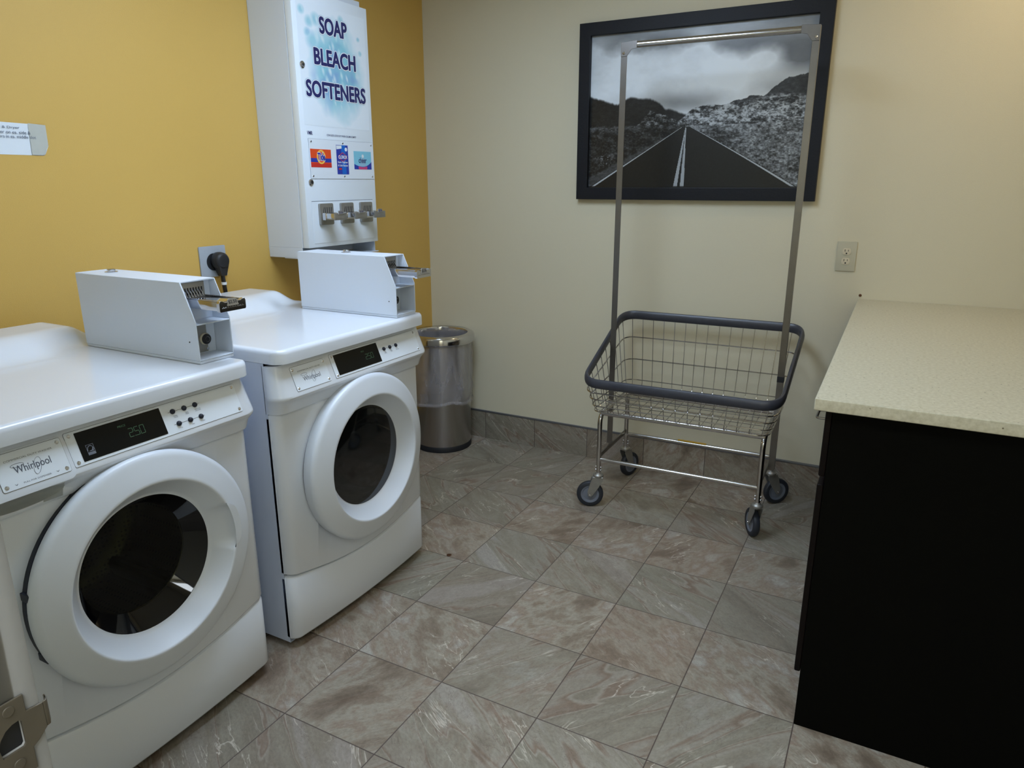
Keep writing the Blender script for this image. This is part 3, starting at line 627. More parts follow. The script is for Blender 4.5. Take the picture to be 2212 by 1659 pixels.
def print_sheet(pl, a0, a1, b0, b1, lift, img, name, parent, rough=.35):
    """img: (ny,nx,3) sRGB 0..1, row 0 at the bottom; stored as ink colours on the sheet's own mesh"""
    ny, nx = img.shape[:2]; me = bpy.data.meshes.new(name); off = chain_loc(parent)
    A, Bv = np.meshgrid(np.linspace(a0, a1, nx+1), np.linspace(b0, b1, ny+1)); P0 = np.array(pl(0, 0, lift))-np.array(off)
    co = P0+A[..., None]*np.array(pl.r)+Bv[..., None]*np.array(pl.u)
    idx = np.arange((nx+1)*(ny+1)).reshape(ny+1, nx+1); q = np.stack([idx[:-1, :-1], idx[:-1, 1:], idx[1:, 1:], idx[1:, :-1]], -1).reshape(-1, 4)
    me.vertices.add(co.size//3); me.vertices.foreach_set('co', co.reshape(-1)); me.loops.add(q.size); me.polygons.add(len(q))
    me.loops.foreach_set('vertex_index', q.reshape(-1)); me.polygons.foreach_set('loop_start', np.arange(len(q))*4); me.update(); me.validate()
    at = me.color_attributes.new('ink', 'FLOAT_COLOR', 'CORNER'); li = np.clip(img, 0, 1); li = np.where(li <= .04045, li/12.92, ((li+.055)/1.055)**2.4)
    c = np.ones((len(q), 4, 4), np.float32); c[..., :3] = li.reshape(-1, 1, 3); at.data.foreach_set('color', c.reshape(-1))
    m, nt, b = newmat(name+'_ink'); b.inputs['Roughness'].default_value = rough; n = nt.nodes.new('ShaderNodeAttribute'); n.attribute_name = 'ink'; nt.links.new(n.outputs['Color'], b.inputs['Base Color'])
    me.materials.append(m); o = bpy.data.objects.new(name, me); COL.objects.link(o); o.parent = parent; return o
def bubbles():
    nx, ny = 190, 230; rng = np.random.default_rng(4); Y, X = np.mgrid[0:ny, 0:nx]; X = X/nx; Y = Y/ny
    d = np.sqrt(((X-.52)/.44)**2+((Y-.47)/.46)**2)+(fbm(nx, ny, (5, 6), 3, rng)-.5)*.35
    m = np.clip((1.0-d)/.45, 0, 1)
    for (cx, cy, r) in ((.06, .93, .055), (.16, .85, .07), (.25, .88, .08), (.13, .76, .06), (.62, .93, .05), (.88, .80, .03), (.90, .68, .035), (.2, .7, .12)): m = np.maximum(m, np.clip((r-np.sqrt((X-cx)**2+((Y-cy)*1.2)**2))/(r*.7), 0, 1)*.75)
    base = np.array(lin((222, 225, 230))); w = np.array([.91, .95, .988]); cy_ = np.array([.50, .77, .84]); bl = np.array([.45, .62, .82])
    f = fbm(nx, ny, (6, 7), 3, rng)[..., None]; col = cy_*(1-np.clip((f-.55)*3, 0, 1))+bl*np.clip((f-.55)*3, 0, 1)
    img = w*(1-m[..., None]*.85)+col*m[..., None]*.85
    for k in range(130):
        cx, cy, r = rng.random(), rng.random(), .012+.022*rng.random(); q = np.clip(1-np.sqrt(((X-cx-.25*(Y-cy)*-1)/r)**2+((Y-cy)/(r*1.9))**2), 0, 1)[..., None]*m[..., None]*1.1
        img = img*(1-np.clip(q, 0, 1)*.8)+np.array([.90, .95, .97])*np.clip(q, 0, 1)*.8
    return img
print_sheet(PD, -1.118, -.735, 1.595, 2.025, .0004, bubbles(), 'bubble_print', dd, .35)
for i, (t, a0, a1, b0, b1) in enumerate((('SOAP', -1.000, -.848, 1.931, 1.987), ('BLEACH', -1.040, -.806, 1.818, 1.874), ('SOFTENERS', -1.094, -.754, 1.700, 1.756))):
    for nm, m_, rr_, lf_ in (('word', M['navy'], .0026, .0016), ('word_edge', M['white'], .0058, .0011), ('word_outline', M['halo'], .0072, .0007)):
        wd = B()
        for k in range(12): da, db = rr_*math.cos(PI*k/6), rr_*math.sin(PI*k/6); letter(PD, t, a0+da, a1+da, b0+db, b1+db, lf_-.00003*k, '', None, None, bd=wd)
        if nm == 'word': letter(PD, t, a0, a1, b0, b1, lf_+.0001, '', None, None, bd=wd)
        wd.build(nm, m_, dd, smooth=False, weld=False)
letter(PD, 'VMR', -1.108, -1.080, 1.560, 1.573, .0008, 'maker_mark', M['navy'], dd, off=.03)
letter(PD, 'COIN SLIDE LOCKS OUT WHEN COLUMN IS EMPTY', -1.000, -.825, 1.560, 1.567, .0008, 'notice_lettering', M['navy'], dd, off=.01)
pn = B(); PD.rect(pn, -1.106, -.722, 1.398, 1.546, .0002, .0022); pn = pn.build('product_panel', M['plate'], dsp, bevel=.0004, seg=1)
po = B(); po.tube([PD(a, b, .0012) for a, b in ((-1.106, 1.398), (-.722, 1.398), (-.722, 1.546), (-1.106, 1.546))], .0007, 4, closed=True); po.build('panel_outline', M['ink'], pn)
for a in (-1.094, -.914, -.736):
    for b in (1.408, 1.536):
        s = B(); PD.disc(s, a, b, .004, .002, .0045, 12); s.build('screw', M['chrome'], dd, bevel=.0008, seg=1)
# packets pictured on the panel
def card(nm, a0, a1, b0, b1, m): s = B(); PD.rect(s, a0, a1, b0, b1, .0022, .0027); return s.build(nm, m, pn, smooth=False)
t_ = card('orange_packet_print', -1.101, -.986, 1.441, 1.509, M['orange'])
s = B(); PD.rect(s, -1.101, -.986, 1.460, 1.475, .0027, .0029); s.build('print_band', M['blue'], pn, smooth=False)
s = B(); PD.rect(s, -1.101, -.986, 1.441, 1.457, .0027, .0029); s.build('print_base', M['red'], pn, smooth=False)
s = B(); PD.disc(s, -1.043, 1.480, .0245, .0029, .0031, 32, .0265); s.build('print_ring', M['yellowp'], pn, smooth=False)
s = B(); PD.disc(s, -1.043, 1.480, .019, .0031, .0033, 32, .0205); s.build('print_disc', M['orange'], pn, smooth=False)
letter(PD, 'Tide', -1.062, -1.022, 1.468, 1.494, .0036, 'print_lettering', M['blue'], pn, off=.04); letter(PD, 'Tide', -1.062, -1.022, 1.468, 1.494, .0034, 'print_lettering', M['white'], pn, off=.09)
c_ = card('blue_packet_print', -.954, -.884, 1.416, 1.529, M['blue'])
s = B(); PD.rect(s, -.925, -.900, 1.416, 1.529, .0027, .0029); s.build('print_band', M['midblue'], pn, smooth=False)
s = B(); PD.slab(s, [(-.954, 1.527), (-.922, 1.527), (-.922, 1.516), (-.952, 1.512)], .0029, .0031); PD.disc(s, -.896, 1.513, .0075, .0029, .0031); s.build('print_patch', M['white'], pn, smooth=False)
s = B(); PD.slab(s, [(-.944, 1.486), (-.918, 1.502), (-.892, 1.486), (-.892, 1.480), (-.918, 1.464), (-.944, 1.480)], .0029, .0031); s.build('print_badge', M['red'], pn, smooth=False)
s = B(); PD.slab(s, [(-.940, 1.485), (-.918, 1.499), (-.896, 1.485), (-.896, 1.481), (-.918, 1.467), (-.940, 1.481)], .0031, .0033); s.build('print_badge', M['blue'], pn, smooth=False)
letter(PD, 'CLOROX', -.944, -.892, 1.477, 1.489, .0035, 'print_lettering', M['white'], pn, off=.03)
letter(PD, 'Stain Fighter', -.949, -.889, 1.458, 1.4665, .0033, 'print_lettering', M['white'], pn, off=.02); letter(PD, '& Color Booster', -.949, -.889, 1.447, 1.4545, .0033, 'print_lettering', M['white'], pn, off=.02)
s = B(); PD.disc(s, -.936, 1.437, .010, .0031, .0033, 20, .0035); s.build('print_patch', M['red'], pn, smooth=False)
h_ = card('aqua_packet_print', -.849, -.738, 1.437, 1.509, M['aqua'])
s = B(); PD.slab(s, [(-.849, 1.437), (-.738, 1.437), (-.738, 1.468)]+[(-.738-.111*k/10, 1.448+.020*abs(1-k/5)**2.2*(1 if k < 5 else .5)) for k in range(1, 11)], .0027, .0029); s.build('print_wave', M['blue'], pn, smooth=False)
s = B(); PD.slab(s, [(-.822, 1.437), (-.768, 1.437), (-.766, 1.449), (-.795, 1.446), (-.822, 1.449)], .0029, .0031); s.build('print_wave', M['pink'], pn, smooth=False)
s = B(); PD.slab(s, [(-.815, 1.450), (-.772, 1.450), (-.792, 1.503)], .0027, .0029); s.build('print_drop', M['halo'], pn, smooth=False)
letter(PD, 'cheer', -.820, -.770, 1.463, 1.484, .0033, 'print_lettering', M['navy'], pn, off=.02)
s = B(); PD.disc(s, -.793, 1.490, .007, .0031, .0033); s.build('print_patch', M['white'], pn, smooth=False)
for z in (1.806, 1.384):
    k = B().lathe([(.0125, 0), (.0125, .003), (.0085, .004), (.0085, .007), (0, .0075)], (.22, -1.108, z), 'X', n=24).build('key_lock', M['chrome'], dsp, ang=25)
    s = B(); s.box(.2272, .2282, -1.1092, -1.1068, z-.005, z+.005); s.build('keyhole', M['dark'], k)
s = B(); PD.rect(s, -1.112, -.742, 1.150, 1.312, .0002, .0012); cpn = s.build('coin_panel', M['dispwhite_lit'], dsp, bevel=.0003, seg=1, smooth=False)
s = B(); PD.rect(s, -1.112, -.742, 1.3118, 1.3134, .0001, .0015); s.build('panel_seam', M['ink'], cpn, smooth=False)
for yc_ in (-1.041, -.917, -.795):
    s = B(); PD.rr(s, yc_-.038, yc_+.038, 1.221, 1.304, .006, .001, .012); sp_ = s.build('coin_slide_plate', M['zinc'], dsp, bevel=.0015)
    s = B()
    for k in range(5): PD.slab(s, [(yc_-.022+.0105*k, 1.268), (yc_-.019+.0105*k, 1.268), (yc_-.014+.0105*k, 1.289), (yc_-.017+.0105*k, 1.289)], .012, .0124)
    s.build('coin_slots', M['dark'], sp_, smooth=False)
    s = B(); PD.rect(s, yc_-.033, yc_+.033, 1.240, 1.268, .012, .034); s.box(.25, .296, yc_-.030, yc_+.030, 1.246, 1.2665)
    ar = s.build('coin_slide', M['chrome'], dsp, bevel=.0015)
    s = B(); s.box(.296, .303, yc_-.034, yc_+.034, 1.241, 1.268)
    for k in range(7): s.box(.303, .3038, yc_-.026+.0076*k, yc_-.023+.0076*k, 1.246, 1.248)
    hh_ = s.build('slide_handle', M['zinc'], ar, bevel=.0015)
    Pb = Pl((.3035, yc_, 1.262), (0, 1, 0), (-.3, 0, 1)); s = B(); Pb.slab(s, [(-.017, 0), (.017, 0), (.013, .015), (-.013, .015)], 0, .002); bq = s.build('price_badge', M['zinc'], ar, bevel=.0004, seg=1)
    letter(Pb, '$1.50', -.010, .010, .003, .011, .0022, 'price_lettering', M['navy'], ar, off=.02)

# ------------------------------------------------------------------ notice, dryer outlet, plug and cord
nt_ = thing('paper_notice', 'white paper notice with a folded corner, taped to the yellow wall', 'notice', (.001, -2.06, 1.46))
s = B(); s.grid(lambda u, v: (.0008+.0005*(1+math.sin(u*9))*v, -2.20+u*.226, 1.461+v*(.089-.003*u)), 20, 8); pp = s.build('sheet', M['paper'], nt_)
s = B(); s.add([(.0030, -2.008, 1.4625), (.0030, -1.972, 1.4625), (.0030, -1.958, 1.490), (.0030, -1.957, 1.5465), (.0030, -2.006, 1.549)], [(0, 1, 2, 3, 4)]); s.build('tape', M['tape'], nt_)
s = B(); s.add([(.0045, -1.972, 1.4627), (.0040, -1.958, 1.490), (.0055, -1.966, 1.480)], [(0, 1, 2)]); s.build('folded_corner', M['paper'], nt_)
PW = Pl((.0, 0, 0), (0, 1, 0), (0, 0, 1)); s = B()
letter(PW, 'her & Dryer', -2.100, -2.031, 1.5305, 1.5385, .0033, '', None, None, bd=s, off=.005); letter(PW, 'uarter on ea. side &', -2.105, -2.003, 1.518, 1.5265, .0033, '', None, None, bd=s, off=.005); letter(PW, 'uarters in ea. middle slot', -2.108, -1.990, 1.5065, 1.5145, .0033, '', None, None, bd=s, off=.005)
s.build('notice_text', M['ink'], nt_, smooth=False, weld=False)
ol = thing('dryer_outlet', 'square grey wall plate on the yellow wall behind the machines', 'outlet', (0, -1.423, 1.04))
s = B(); PW.rr(s, -1.483, -1.365, 1.043, 1.157, .004, 0, .006); s.build('wall_plate', M['greyplate'], ol, bevel=.002)
PWc = (Vector((1, 0, 0)), Vector((0, 1, 0)), Vector((0, 0, 1)))
B().lathe([(.032, .006), (.032, .008), (.026, .009), (0, .009)], (0, -1.423, 1.098), 'X', n=32).build('socket_face', M['dark'], ol)
pg = thing('power_cord', 'black dryer plug and cord in the grey wall plate', 'cord', (.012, -1.41, 1.10))
s = B(); s.lathe([(.028, .0095), (.031, .014), (.032, .028), (.030, .042), (.023, .050), (0, .052)], (0, -1.412, 1.103), 'X', n=32)
s.hexa([Vector(p) for p in ((.012, -1.438, 1.098), (.048, -1.438, 1.098), (.048, -1.386, 1.098), (.012, -1.386, 1.098), (.016, -1.420, 1.046), (.038, -1.420, 1.046), (.038, -1.396, 1.046), (.016, -1.396, 1.046))])
s.build('plug', M['plug'], pg, bevel=.003)
s = B(); s.tube(fillet([(.027, -1.408, 1.048), (.026, -1.404, 1.00), (.024, -1.395, .94), (.04, -1.39, .5), (.05, -1.42, .35)], .03), .0085, 10, ab=(1.1, .8)); s.build('cord', M['plug'], pg)
s = B(); s.lathe([(.0098, 0), (.0098, .010)], (.0262, -1.4045, 1.012), n=16); s.build('cord_tag', M['white'], pg)

# ------------------------------------------------------------------ framed photograph
pc = thing('framed_picture', 'black-framed black and white photograph of a desert road under clouds', 'picture', (1.403, -.012, 1.306))
X0, X1, Z0, Z1, FW, FT = .874, 1.932, 1.306, 2.0665, .0535, .030
PB_ = Pl((0, 0, 0), (1, 0, 0), (0, 0, 1)); s = B()
s.prism([(X0, -.002, Z0), (X1, -.002, Z0), (X1-FW, -.002, Z0+FW), (X0+FW, -.002, Z0+FW)], (0, -FT, 0)); s.prism([(X0, -.002, Z1), (X1, -.002, Z1), (X1-FW, -.002, Z1-FW), (X0+FW, -.002, Z1-FW)], (0, -FT, 0))
s.prism([(X0, -.002, Z0), (X0, -.002, Z1), (X0+FW, -.002, Z1-FW), (X0+FW, -.002, Z0+FW)], (0, -FT, 0)); s.prism([(X1, -.002, Z0), (X1, -.002, Z1), (X1-FW, -.002, Z1-FW), (X1-FW, -.002, Z0+FW)], (0, -FT, 0))
s.build('picture_frame', M['frame'], pc, bevel=.002, smooth=False)
def road_picture():
    nx, ny = 560, 390; rng = np.random.default_rng(11); Y, X = np.mgrid[0:ny, 0:nx]; X = (X+.5)/nx; Y = (Y+.5)/ny
    f1 = fbm(nx, ny, (6, 5), 6, rng); f2 = fbm(nx, ny, (3, 7), 6, rng); f3 = fbm(nx, ny, (48, 60), 4, rng, .75); f4 = fbm(nx, ny, (5, 4), 5, rng); f5 = fbm(nx, ny, (140, 130), 2, rng)
    G = lambda cx, cy, rx, ry: np.exp(-(((X-cx)/rx)**2+((Y-cy)/ry)**2))
    dark = .75*np.clip((Y-.855-.05*(f4-.5)*4+.10*np.clip((X-.45)/.5, 0, 1))/.08, 0, 1)*(.5+f2)+1.1*G(.95, .76, .11, .08)*(.4+f1)+.55*G(.36, .90, .14, .05)+.45*G(.72, .86, .16, .06)*(.4+f1*1.2)
    dark -= .75*G(.52, .80, .06, .16)+.5*G(.80, .78, .07, .05)+.4*G(.03, .93, .07, .07)
    sky = .93+(f1-.5)*.22+(f2-.5)*.12-.50*np.clip(dark, 0, 1.05)-.30*G(.45, .545, .20, .055)-.12*G(.85, .62, .10, .05)
    img = np.clip(sky, .24, 1.0)
    def prof(pts): return np.interp(X[0], [p[0] for p in pts], [p[1] for p in pts])
    jag = (fbm(nx, 4, (24, 1), 5, rng)[0]-.5)
    L_ = prof([(0, .615), (.06, .60), (.14, .56), (.2, .60), (.30, .595), (.34, .55), (.37, .515), (.42, .50), (.45, .49), (.50, .46), (1, .40)])+jag*.03
    top = L_[None, :]; mk = np.clip((top-Y)/.02, 0, 1); mk = mk*mk*(3-2*mk); img = img*(1-mk)+(.10+.10*(f3-.45)*2)*mk
    R_ = prof([(0, .0), (.40, .40), (.44, .44), (.50, .50), (.58, .525), (.66, .52), (.70, .545), (.75, .56), (.80, .55), (.84, .60), (.90, .655), (.96, .665), (1., .70)])+jag*.035
    top = R_[None, :]; mk = np.clip((top-Y)/.004, 0, 1)
    rock = .36+(f3-.5)*1.7+(f5-.5)*.5+.14*np.exp(-((Y-.45)/.04)**2); dark = np.clip((X-.66)/.06, 0, 1)*np.clip((Y-(.50+.05*np.sin(X*9)))/.03, 0, 1); rock = rock*(1-dark)+(.17+(f3-.5)*.35)*dark
    img = img*(1-mk)+np.clip(rock, .06, .75)*mk
    lr = prof([(0, .0), (.22, .38), (.30, .50), (.36, .47), (.42, .44), (.5, .38), (1, 0)])[None, :]+(f3-.5)*.04; mk = np.clip((lr-Y)/.006, 0, 1); img = img*(1-mk)+np.clip(.22+(f3-.5)*1.5, .05, .7)*mk
    hz = .405+.02*(X < .45)*(1-X/.45); g = np.clip((hz-Y)/.008, 0, 1)
    gl = .13+(f3-.5)*.5+(f5-.5)*.3; gr_ = .31+(f3-.5)*.75+(f5-.5)*.45+.16*np.clip((f4-.5)*5, -1, 1)
    gnd = np.where(X < .47, gl, gr_)+.12*np.exp(-((Y-.40)/.015)**2); img = img*(1-g)+np.clip(gnd, .04, .8)*g
    vx, vy = .472, .392; t = np.clip((vy-Y)/vy, 0, 1); le = vx-.012-t*(vx-.012-.0)-.0; re = vx+.022+t*(.985-vx-.022)+.03*t*(1-t)
    le = vx-.018-t*(vx-.018+.0)+.0; ve = np.clip((X-(le-.10*t))/.02, 0, 1)*(X < le)*(Y < vy); img = img*(1-ve*.8)+(.30+(f3-.5)*.25)*ve*.8
    road = (X > le)*(X < re)*(Y < vy); img = np.where(road, .075+(f5-.5)*.05, img)
    for e, w0, w1 in ((le+.012*t+.002, .0012, .006), (re-.012*t-.002, .0012, .007)): img = np.where((np.abs(X-e) < w0+w1*t)*(Y < vy-.002), .72, img)
    for c0, c1 in ((vx, .437), (vx+.001, .470)): c = c0+(c1-c0)*t; img = np.where((np.abs(X-c) < .001+.0085*t)*(Y < vy-.004), .66, img)
    yu = np.exp(-(((X-.085)/.03)**2+((Y-.19)/.035)**2)); img = img+yu*np.clip((f5-.5)*1.8, 0, 1)
    bt = np.clip((.018-Y)/.01, 0, 1); img = img*(1-bt)+(.07)*bt
    img = np.clip(img, .03, .95)[..., None]*np.array([.96, 1.0, 1.04]); return img
print_sheet(Pl((0, -.012, 0), (1, 0, 0), (0, 0, 1)), X0+FW-.003, X1-FW+.003, Z0+FW-.003, Z1-FW+.003, 0, road_picture(), 'photo_print', pc, .3)
B().box(X0+FW-.004, X1-FW+.004, -.011, -.003, Z0+FW-.004, Z1-FW+.004).build('backing_board', M['dark'], pc, smooth=False)

# ------------------------------------------------------------------ duplex outlet on the back wall
o2 = thing('duplex_outlet', 'ivory double socket plate on the cream wall above the countertop', 'outlet', (2.0742, 0, 1.027))
PO = Pl((2.0742, 0, 1.0877), (1, 0, 0), (0, 0, 1)); s = B(); PO.rr(s, -.0372, .0372, -.0605, .0605, .003, 0, .005); s.build('wall_plate', M['ivory'], o2, bevel=.002)
for b in (.0195, -.0195):
    s = B(); PO.slab(s, [(.0165*math.cos(t)*1.02, b+max(-.0135, min(.0135, .0175*math.sin(t)))) for t in [2*PI*k/28 for k in range(28)]], .005, .007); rc = s.build('socket', M['ivory2'], o2, bevel=.0006)
    s = B(); PO.rect(s, -.0075, -.0052, b+.000, b+.009, .007, .0073); PO.rect(s, .0052, .0072, b+.001, b+.008, .007, .0073); PO.disc(s, 0, b-.007, .003, .007, .0073, 12); s.build('socket_holes', M['dark'], rc, smooth=False)
s = B(); PO.disc(s, 0, 0, .003, .005, .0062, 12); s.build('screw', M['ivory'], o2)
s = B().lathe([(.006, 0), (.005, .003), (.002, .005), (0, .005)], (2.145, 0, .931), (Vector((0, -1, 0)), Vector((1, 0, 0)), Vector((0, 0, 1))), n=9)
tag(s.build('wall_mark', M['coin'], loc=(2.145, -.001, .931)), 'tiny brown wall mark just above the back left corner of the countertop', 'wall mark')  # small raised bump standing in for a brown mark on the wall

# ------------------------------------------------------------------ counter and base cabinets
ct = B().box(2.139, CW-.001, -1.603, -.001, .8885, .917); tag(ct.build('countertop', M['quartz'], bevel=.004, seg=3), 'speckled beige stone countertop along the right wall', 'countertop')
def base_cab(ya, yb, label):
    r = thing('base_cabinet', label, 'cabinet', (2.47, (ya+yb)/2, 0), 'base cabinets under the countertop')
    B().box(2.1755, CW-.003, ya, yb, .0, .8880).build('carcass', M['espresso'], r, bevel=.001, smooth=False)
    dw = B().box(2.160, 2.175, ya+.0005, yb-.002, .705, .879).build('drawer', M['front'], r, bevel=.005, seg=3)
    yc = (ya+yb)/2
    s = B(); s.tube(fillet([(2.161, ya+.012, .846), (2.141, ya+.012, .846), (2.141, ya+.080, .846), (2.161, ya+.080, .846)], .018, 8), .003, 8); s.build('pull', M['steel'], dw)
    for a, b in ((ya+.0005, yc-.0015), (yc+.0015, yb-.002)):
        d = B().box(2.160, 2.175, a, b, .160, .685).build('door', M['front'], r, bevel=.005, seg=3)
base_cab(-1.530, -.766, 'dark brown base cabinet at the near open end of the countertop')
base_cab(-.764, -.012, 'dark brown base cabinet against the back wall, behind the near one')

# ------------------------------------------------------------------ trash can with liner
TC = (.186, -.196)
tc = thing('trash_can', 'round steel trash can with clear liner in the back left corner', 'trash can', (*TC, 0))
B().lathe([(.150, 0), (.153, .003), (.153, .026), (.150, .030)], (*TC, 0), n=64).build('base_ring', M['dark'], tc, ang=40)
B().lathe([(.150, .030), (.1515, .032), (.1585, .598), (.155, .598), (.149, .035), (0, .035)], (*TC, 0), n=72).build('body', M['bin'], tc, ang=40)
B().lathe([(.141, .580), (.172, .580), (.1795, .588), (.1795, .612), (.174, .623), (.160, .629), (.143, .626), (.140, .618)], (*TC, 0), n=80, closed=True).build('lid_ring', M['chrome'], tc, ang=35)
rs = random.Random(3); ph = [rs.random()*6.3 for _ in range(8)]
def bagmod(r, h, t):
    w = .0022*math.sin(5*t+ph[0]+h*9)+.0018*math.sin(11*t+ph[1]-h*14)+.0012*math.sin(23*t+ph[2]+h*30)
    return r+w*(1-abs(h-.44)*1.2), h+(.008*math.sin(3*t+ph[3])+.004*math.sin(7*t) if h < .3 else 0)
B().open_lathe([(.1615, .262), (.1625, .275), (.163, .30), (.1645, .33), (.1655, .345), (.1640, .36), (.1655, .40), (.1665, .46), (.1665, .52), (.165, .582)], (*TC, 0), n=120, mod=bagmod).build('bin_liner', M['bag'], tc, ang=80)
B().open_lathe([(.1655, .258), (.1665, .262), (.1665, .272), (.1655, .275)], (*TC, 0), n=120, mod=bagmod).build('liner_hem', M['bag'], tc, ang=80)
s = B()
for q, (tt, dd_) in enumerate(((0.2, .9), (-.5, .7), (.9, .5))):
    pts = []
    for k in range(15):
        t = -1.25+tt+k/14*1.0; z = .35-.03*math.sin(PI*k/14)*dd_ - q*.012+.02; pts.append((TC[0]+.1675*math.cos(t), TC[1]+.1675*math.sin(t), z))
    s.tube(pts, .0009, 5)
for q in range(5):
    t0 = -1.1+q*.22; s.tube([(TC[0]+.1675*math.cos(t0+.5*(k/12)**.7), TC[1]+.1675*math.sin(t0+.5*(k/12)**.7), .57-k/12*(.16+.02*q)) for k in range(13)], .0008, 5)
s.build('liner_creases', M['bag'], tc)
def inmod(r, h, t): return r-(.006+.006*math.sin(9*t+ph[4])+.004*math.sin(17*t+ph[5]))*(1 if h < .6 else .3), h
B().open_lathe([(.142, .622), (.139, .60), (.137, .52), (.135, .40), (.125, .2), (.10, .10), (.0005, .09)], (*TC, 0), n=120, mod=inmod).build('liner_inside', M['bag'], tc, ang=70)

# ------------------------------------------------------------------ laundry cart
CC = Vector((1.5575, -.345, 0)); cart = thing('laundry_cart', 'chrome wire laundry cart with tall hanging rail and grey bumper rim', 'laundry cart', CC)
th = math.radians(.9); cart.rotation_euler = (0, 0, th)
def Lc(x, y, z): return (CC.x+x, CC.y+y, z)
LX, LY, RT = .335, .185, .0105
def sideframe(sx):
    s = B(); s.tube(fillet([Lc(sx*LX, -LY, .158), Lc(sx*LX, -LY, .432), Lc(sx*LX, LY, .432), Lc(sx*LX, LY, .158)], .055, 8), RT, 12, up=(1, 0, 0) if False else None); return s
for sx in (-1, 1): sideframe(sx).build('leg_frame', M['tube'], cart)
for y in (-LY+.015, LY-.015):
    B().tube([Lc(-LX, y, .430), Lc(LX, y, .430)], .0105, 12).build('top_rail', M['tube'], cart)
    B().tube([Lc(-LX, y-math.copysign(.015, -y)*0-(.015 if y < 0 else -.015), .222), Lc(LX, y-(.015 if y < 0 else -.015), .222)], .0085, 12).build('stretcher', M['tube'], cart)
for sx in (-1, 1): B().box(*[v for v in (CC.x+sx*LX-.004, CC.x+sx*LX+.004)], CC.y-LY, CC.y+LY, .228, .246).build('side_rail', M['steel'], cart, bevel=.001)
st = B().box(CC.x-.085, CC.x+.045, CC.y+LY-.0092, CC.y+LY+.009, .2315, .2325); st.build('sticker', M['stickery'], cart, smooth=False)
UX = .353; ZT = 1.914
for sx in (-1, 1):
    s = B(); w = .026; x = CC.x+sx*UX
    s.box(x-.0125, x+.0125, CC.y-.002, CC.y+.0008, .232, ZT); s.box(x+sx*.0105-.0015, x+sx*.0105+.0015, CC.y, CC.y+.022, .232, ZT); s.build('upright', M['steel'], cart, bevel=.0006, seg=1, smooth=False)
    s = B(); s.prism([(x-sx*q, CC.y-.0048, z) for q, z in ((-.0125, ZT), (.052, ZT+.004), (.052, ZT-.024), (.030, ZT-.028), (.0125, ZT-.052), (-.0125, ZT-.052))], (0, .0026, 0)); br = s.build('corner_bracket', M['steel'], cart, bevel=.0006, seg=1, smooth=False)
    s = B().lathe([(.0055, 0), (.0055, .002), (.003, .004), (0, .0042)], (x, CC.y-.0048, ZT-.040), (Vector((0, -1, 0)), Vector((1, 0, 0)), Vector((0, 0, 1))), n=14); s.build('bolt', M['chrome'], br)
    if sx > 0: B().box(x-.0130, x+.0130, CC.y-.0028, CC.y+.0235, .610, .634).build('upright_sleeve', M['dark'], cart, bevel=.001)
B().tube([Lc(-UX+.01, .008, ZT-.010), Lc(UX-.01, .008, ZT-.010)], .0125, 16, ab=(1, .9)).build('hanging_rail', M['tube'], cart)
# basket: rim slopes from the back down to the front
RB, RF, RZB, RZF = .262, -.262, .786, .582; RXB, RXF = .400, .391
def rimz(y): t = (y-RF)/(RB-RF); return RZF+(RZB-RZF)*t
BX, BY, BZ = .352, .235, .448
rim = fillet([Lc(-RXF, RF, RZF), Lc(RXF, RF, RZF), Lc(RXB, RB, RZB), Lc(-RXB, RB, RZB)], .075, 9, closed=True)
B().tube(rim, .0165, 14, closed=True, up=(0, 0, 1), ab=(1.22, .62)).build('rim_bumper', M['bumper'], cart)
wb = B()
def wall_xy(z, side):      # half sizes of the basket at a height
    t = (z-BZ)/(RZB-BZ); return BX+(RXB-BX)*t
def wally(z, front): t = (z-BZ)/((RZF if front else RZB)-BZ); return (-1 if front else 1)*(BY+(.262-BY)*min(1.3, t))
nw = 15
for k in range(nw):
    x = -.33+.66*k/(nw-1); xt = x*1.07
    wb.tube(fillet([Lc(xt, RF, RZF-.004), Lc(x, -BY, BZ), Lc(x, BY, BZ), Lc(xt, RB, RZB-.004)], .025, 4), .00165, 6)
ns = 9
for k in range(ns):
    y = -.205+.41*k/(ns-1); zt = rimz(y*1.1)
    wb.tube(fillet([Lc(-RXF+.002, y*1.1, zt-.004), Lc(-BX, y, BZ+.003), Lc(BX, y, BZ+.003), Lc(RXF-.002, y*1.1, zt-.004)], .025, 4), .00165, 6)
for zb_, zf_, rr_ in ((.682, .540, .0030), (.578, .510, .0030), (.480, .480, .0026), (.452, .455, .0026)):
    def at(z, f): t = (z-BZ)/(RZF-BZ if f else RZB-BZ); return BX+.003+(RXB-BX-.004)*t, (-(BY+.002+(.262-BY)*t) if f else BY+.002+(.262-BY)*t)
    hb_, yb_ = at(zb_, 0); hf_, yf_ = at(zf_, 1)
    wb.tube(fillet([Lc(-hf_, yf_, zf_), Lc(hf_, yf_, zf_), Lc(hb_, yb_, zb_), Lc(-hb_, yb_, zb_)], .055, 6, closed=True), rr_, 7, closed=True)
wb.build('wire_basket', M['wire'], cart)
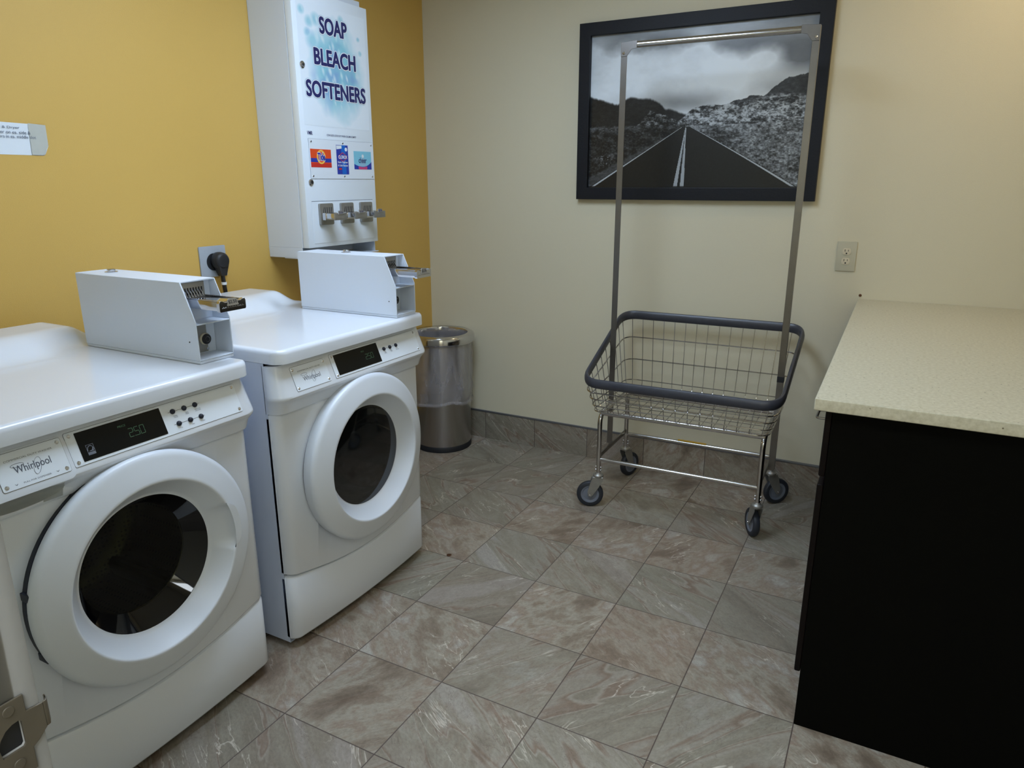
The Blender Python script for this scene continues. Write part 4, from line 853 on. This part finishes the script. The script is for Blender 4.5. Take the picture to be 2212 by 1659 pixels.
def caster(x, y, ang):
    a = math.radians(ang); hd = Vector((math.cos(a), math.sin(a), 0)); ax = Vector((-hd.y, hd.x, 0)); up = Vector((0, 0, 1)); p = Vector(Lc(x, y, 0)); R_ = .0585; c = p+hd*.034+up*R_
    fk = B(); fk.lathe([(.021, .140), (.023, .143), (.023, .150), (.014, .155), (.013, .160)], (p.x, p.y, 0), n=24)
    for sgn in (-1, 1):
        pts = [(-.020, .142), (.022, .142), (.030, .128), (.045, .072), (.041, .052), (.030, .048), (.020, .058), (-.002, .092), (-.020, .128)]
        fk.prism([p+hd*u+up*v+ax*(sgn*.0165-.0013) for u, v in pts], ax*.0026)
    fk.prism([p+hd*u+up*.1385+ax*w for u, w in ((-.020, -.0165), (.026, -.0165), (.026, .0165), (-.020, .0165))], up*.004)
    f = fk.build('caster', M['zinc'], cart, bevel=.0008, seg=1)
    for dz, sgn in ((.172, 1), (.186, 1), (.172, -1), (.186, -1)):
        q = Vector((p.x+sgn*.0115, p.y-.002, dz)); B().sphere(q, .0045, 6).build('bolt', M['chrome'], f)
    A = (ax, hd, up)
    w = B().lathe([(.040, -.0115), (.054, -.0125), (.0575, -.009), (.0585, -.003), (.0585, .003), (.0575, .009), (.054, .0125), (.040, .0115)], c, A, n=48, closed=True).build('tyre', M['tyre'], f, ang=50)
    B().lathe([(0, -.013), (.010, -.013), (.011, -.010), (.030, -.008), (.037, -.0115), (.0405, -.0115), (.0405, .0115), (.037, .0115), (.030, .008), (.011, .010), (.010, .013), (0, .013)], c, A, n=40).build('wheel_hub', M['hub'], f, ang=30)
    B().lathe([(0, -.021), (.0035, -.021), (.0045, -.019), (.0045, .019), (.0035, .021), (0, .021)], c, A, n=12).build('axle', M['chrome'], f)
caster(-LX, -LY, 200); caster(LX, -LY, 118); caster(LX, LY, 40); caster(-LX, LY, 68)

# ------------------------------------------------------------------ coin on the floor
tag(B().lathe([(.0093, 0), (.0095, .0004), (.0095, .0012), (.0090, .0015), (0, .0014)], (.883, -1.212, .0002), n=28).build('coin', M['coin'], loc=(.883, -1.212, .0002)), 'small brown coin lying on the floor tiles in front of the dryer', 'coin')
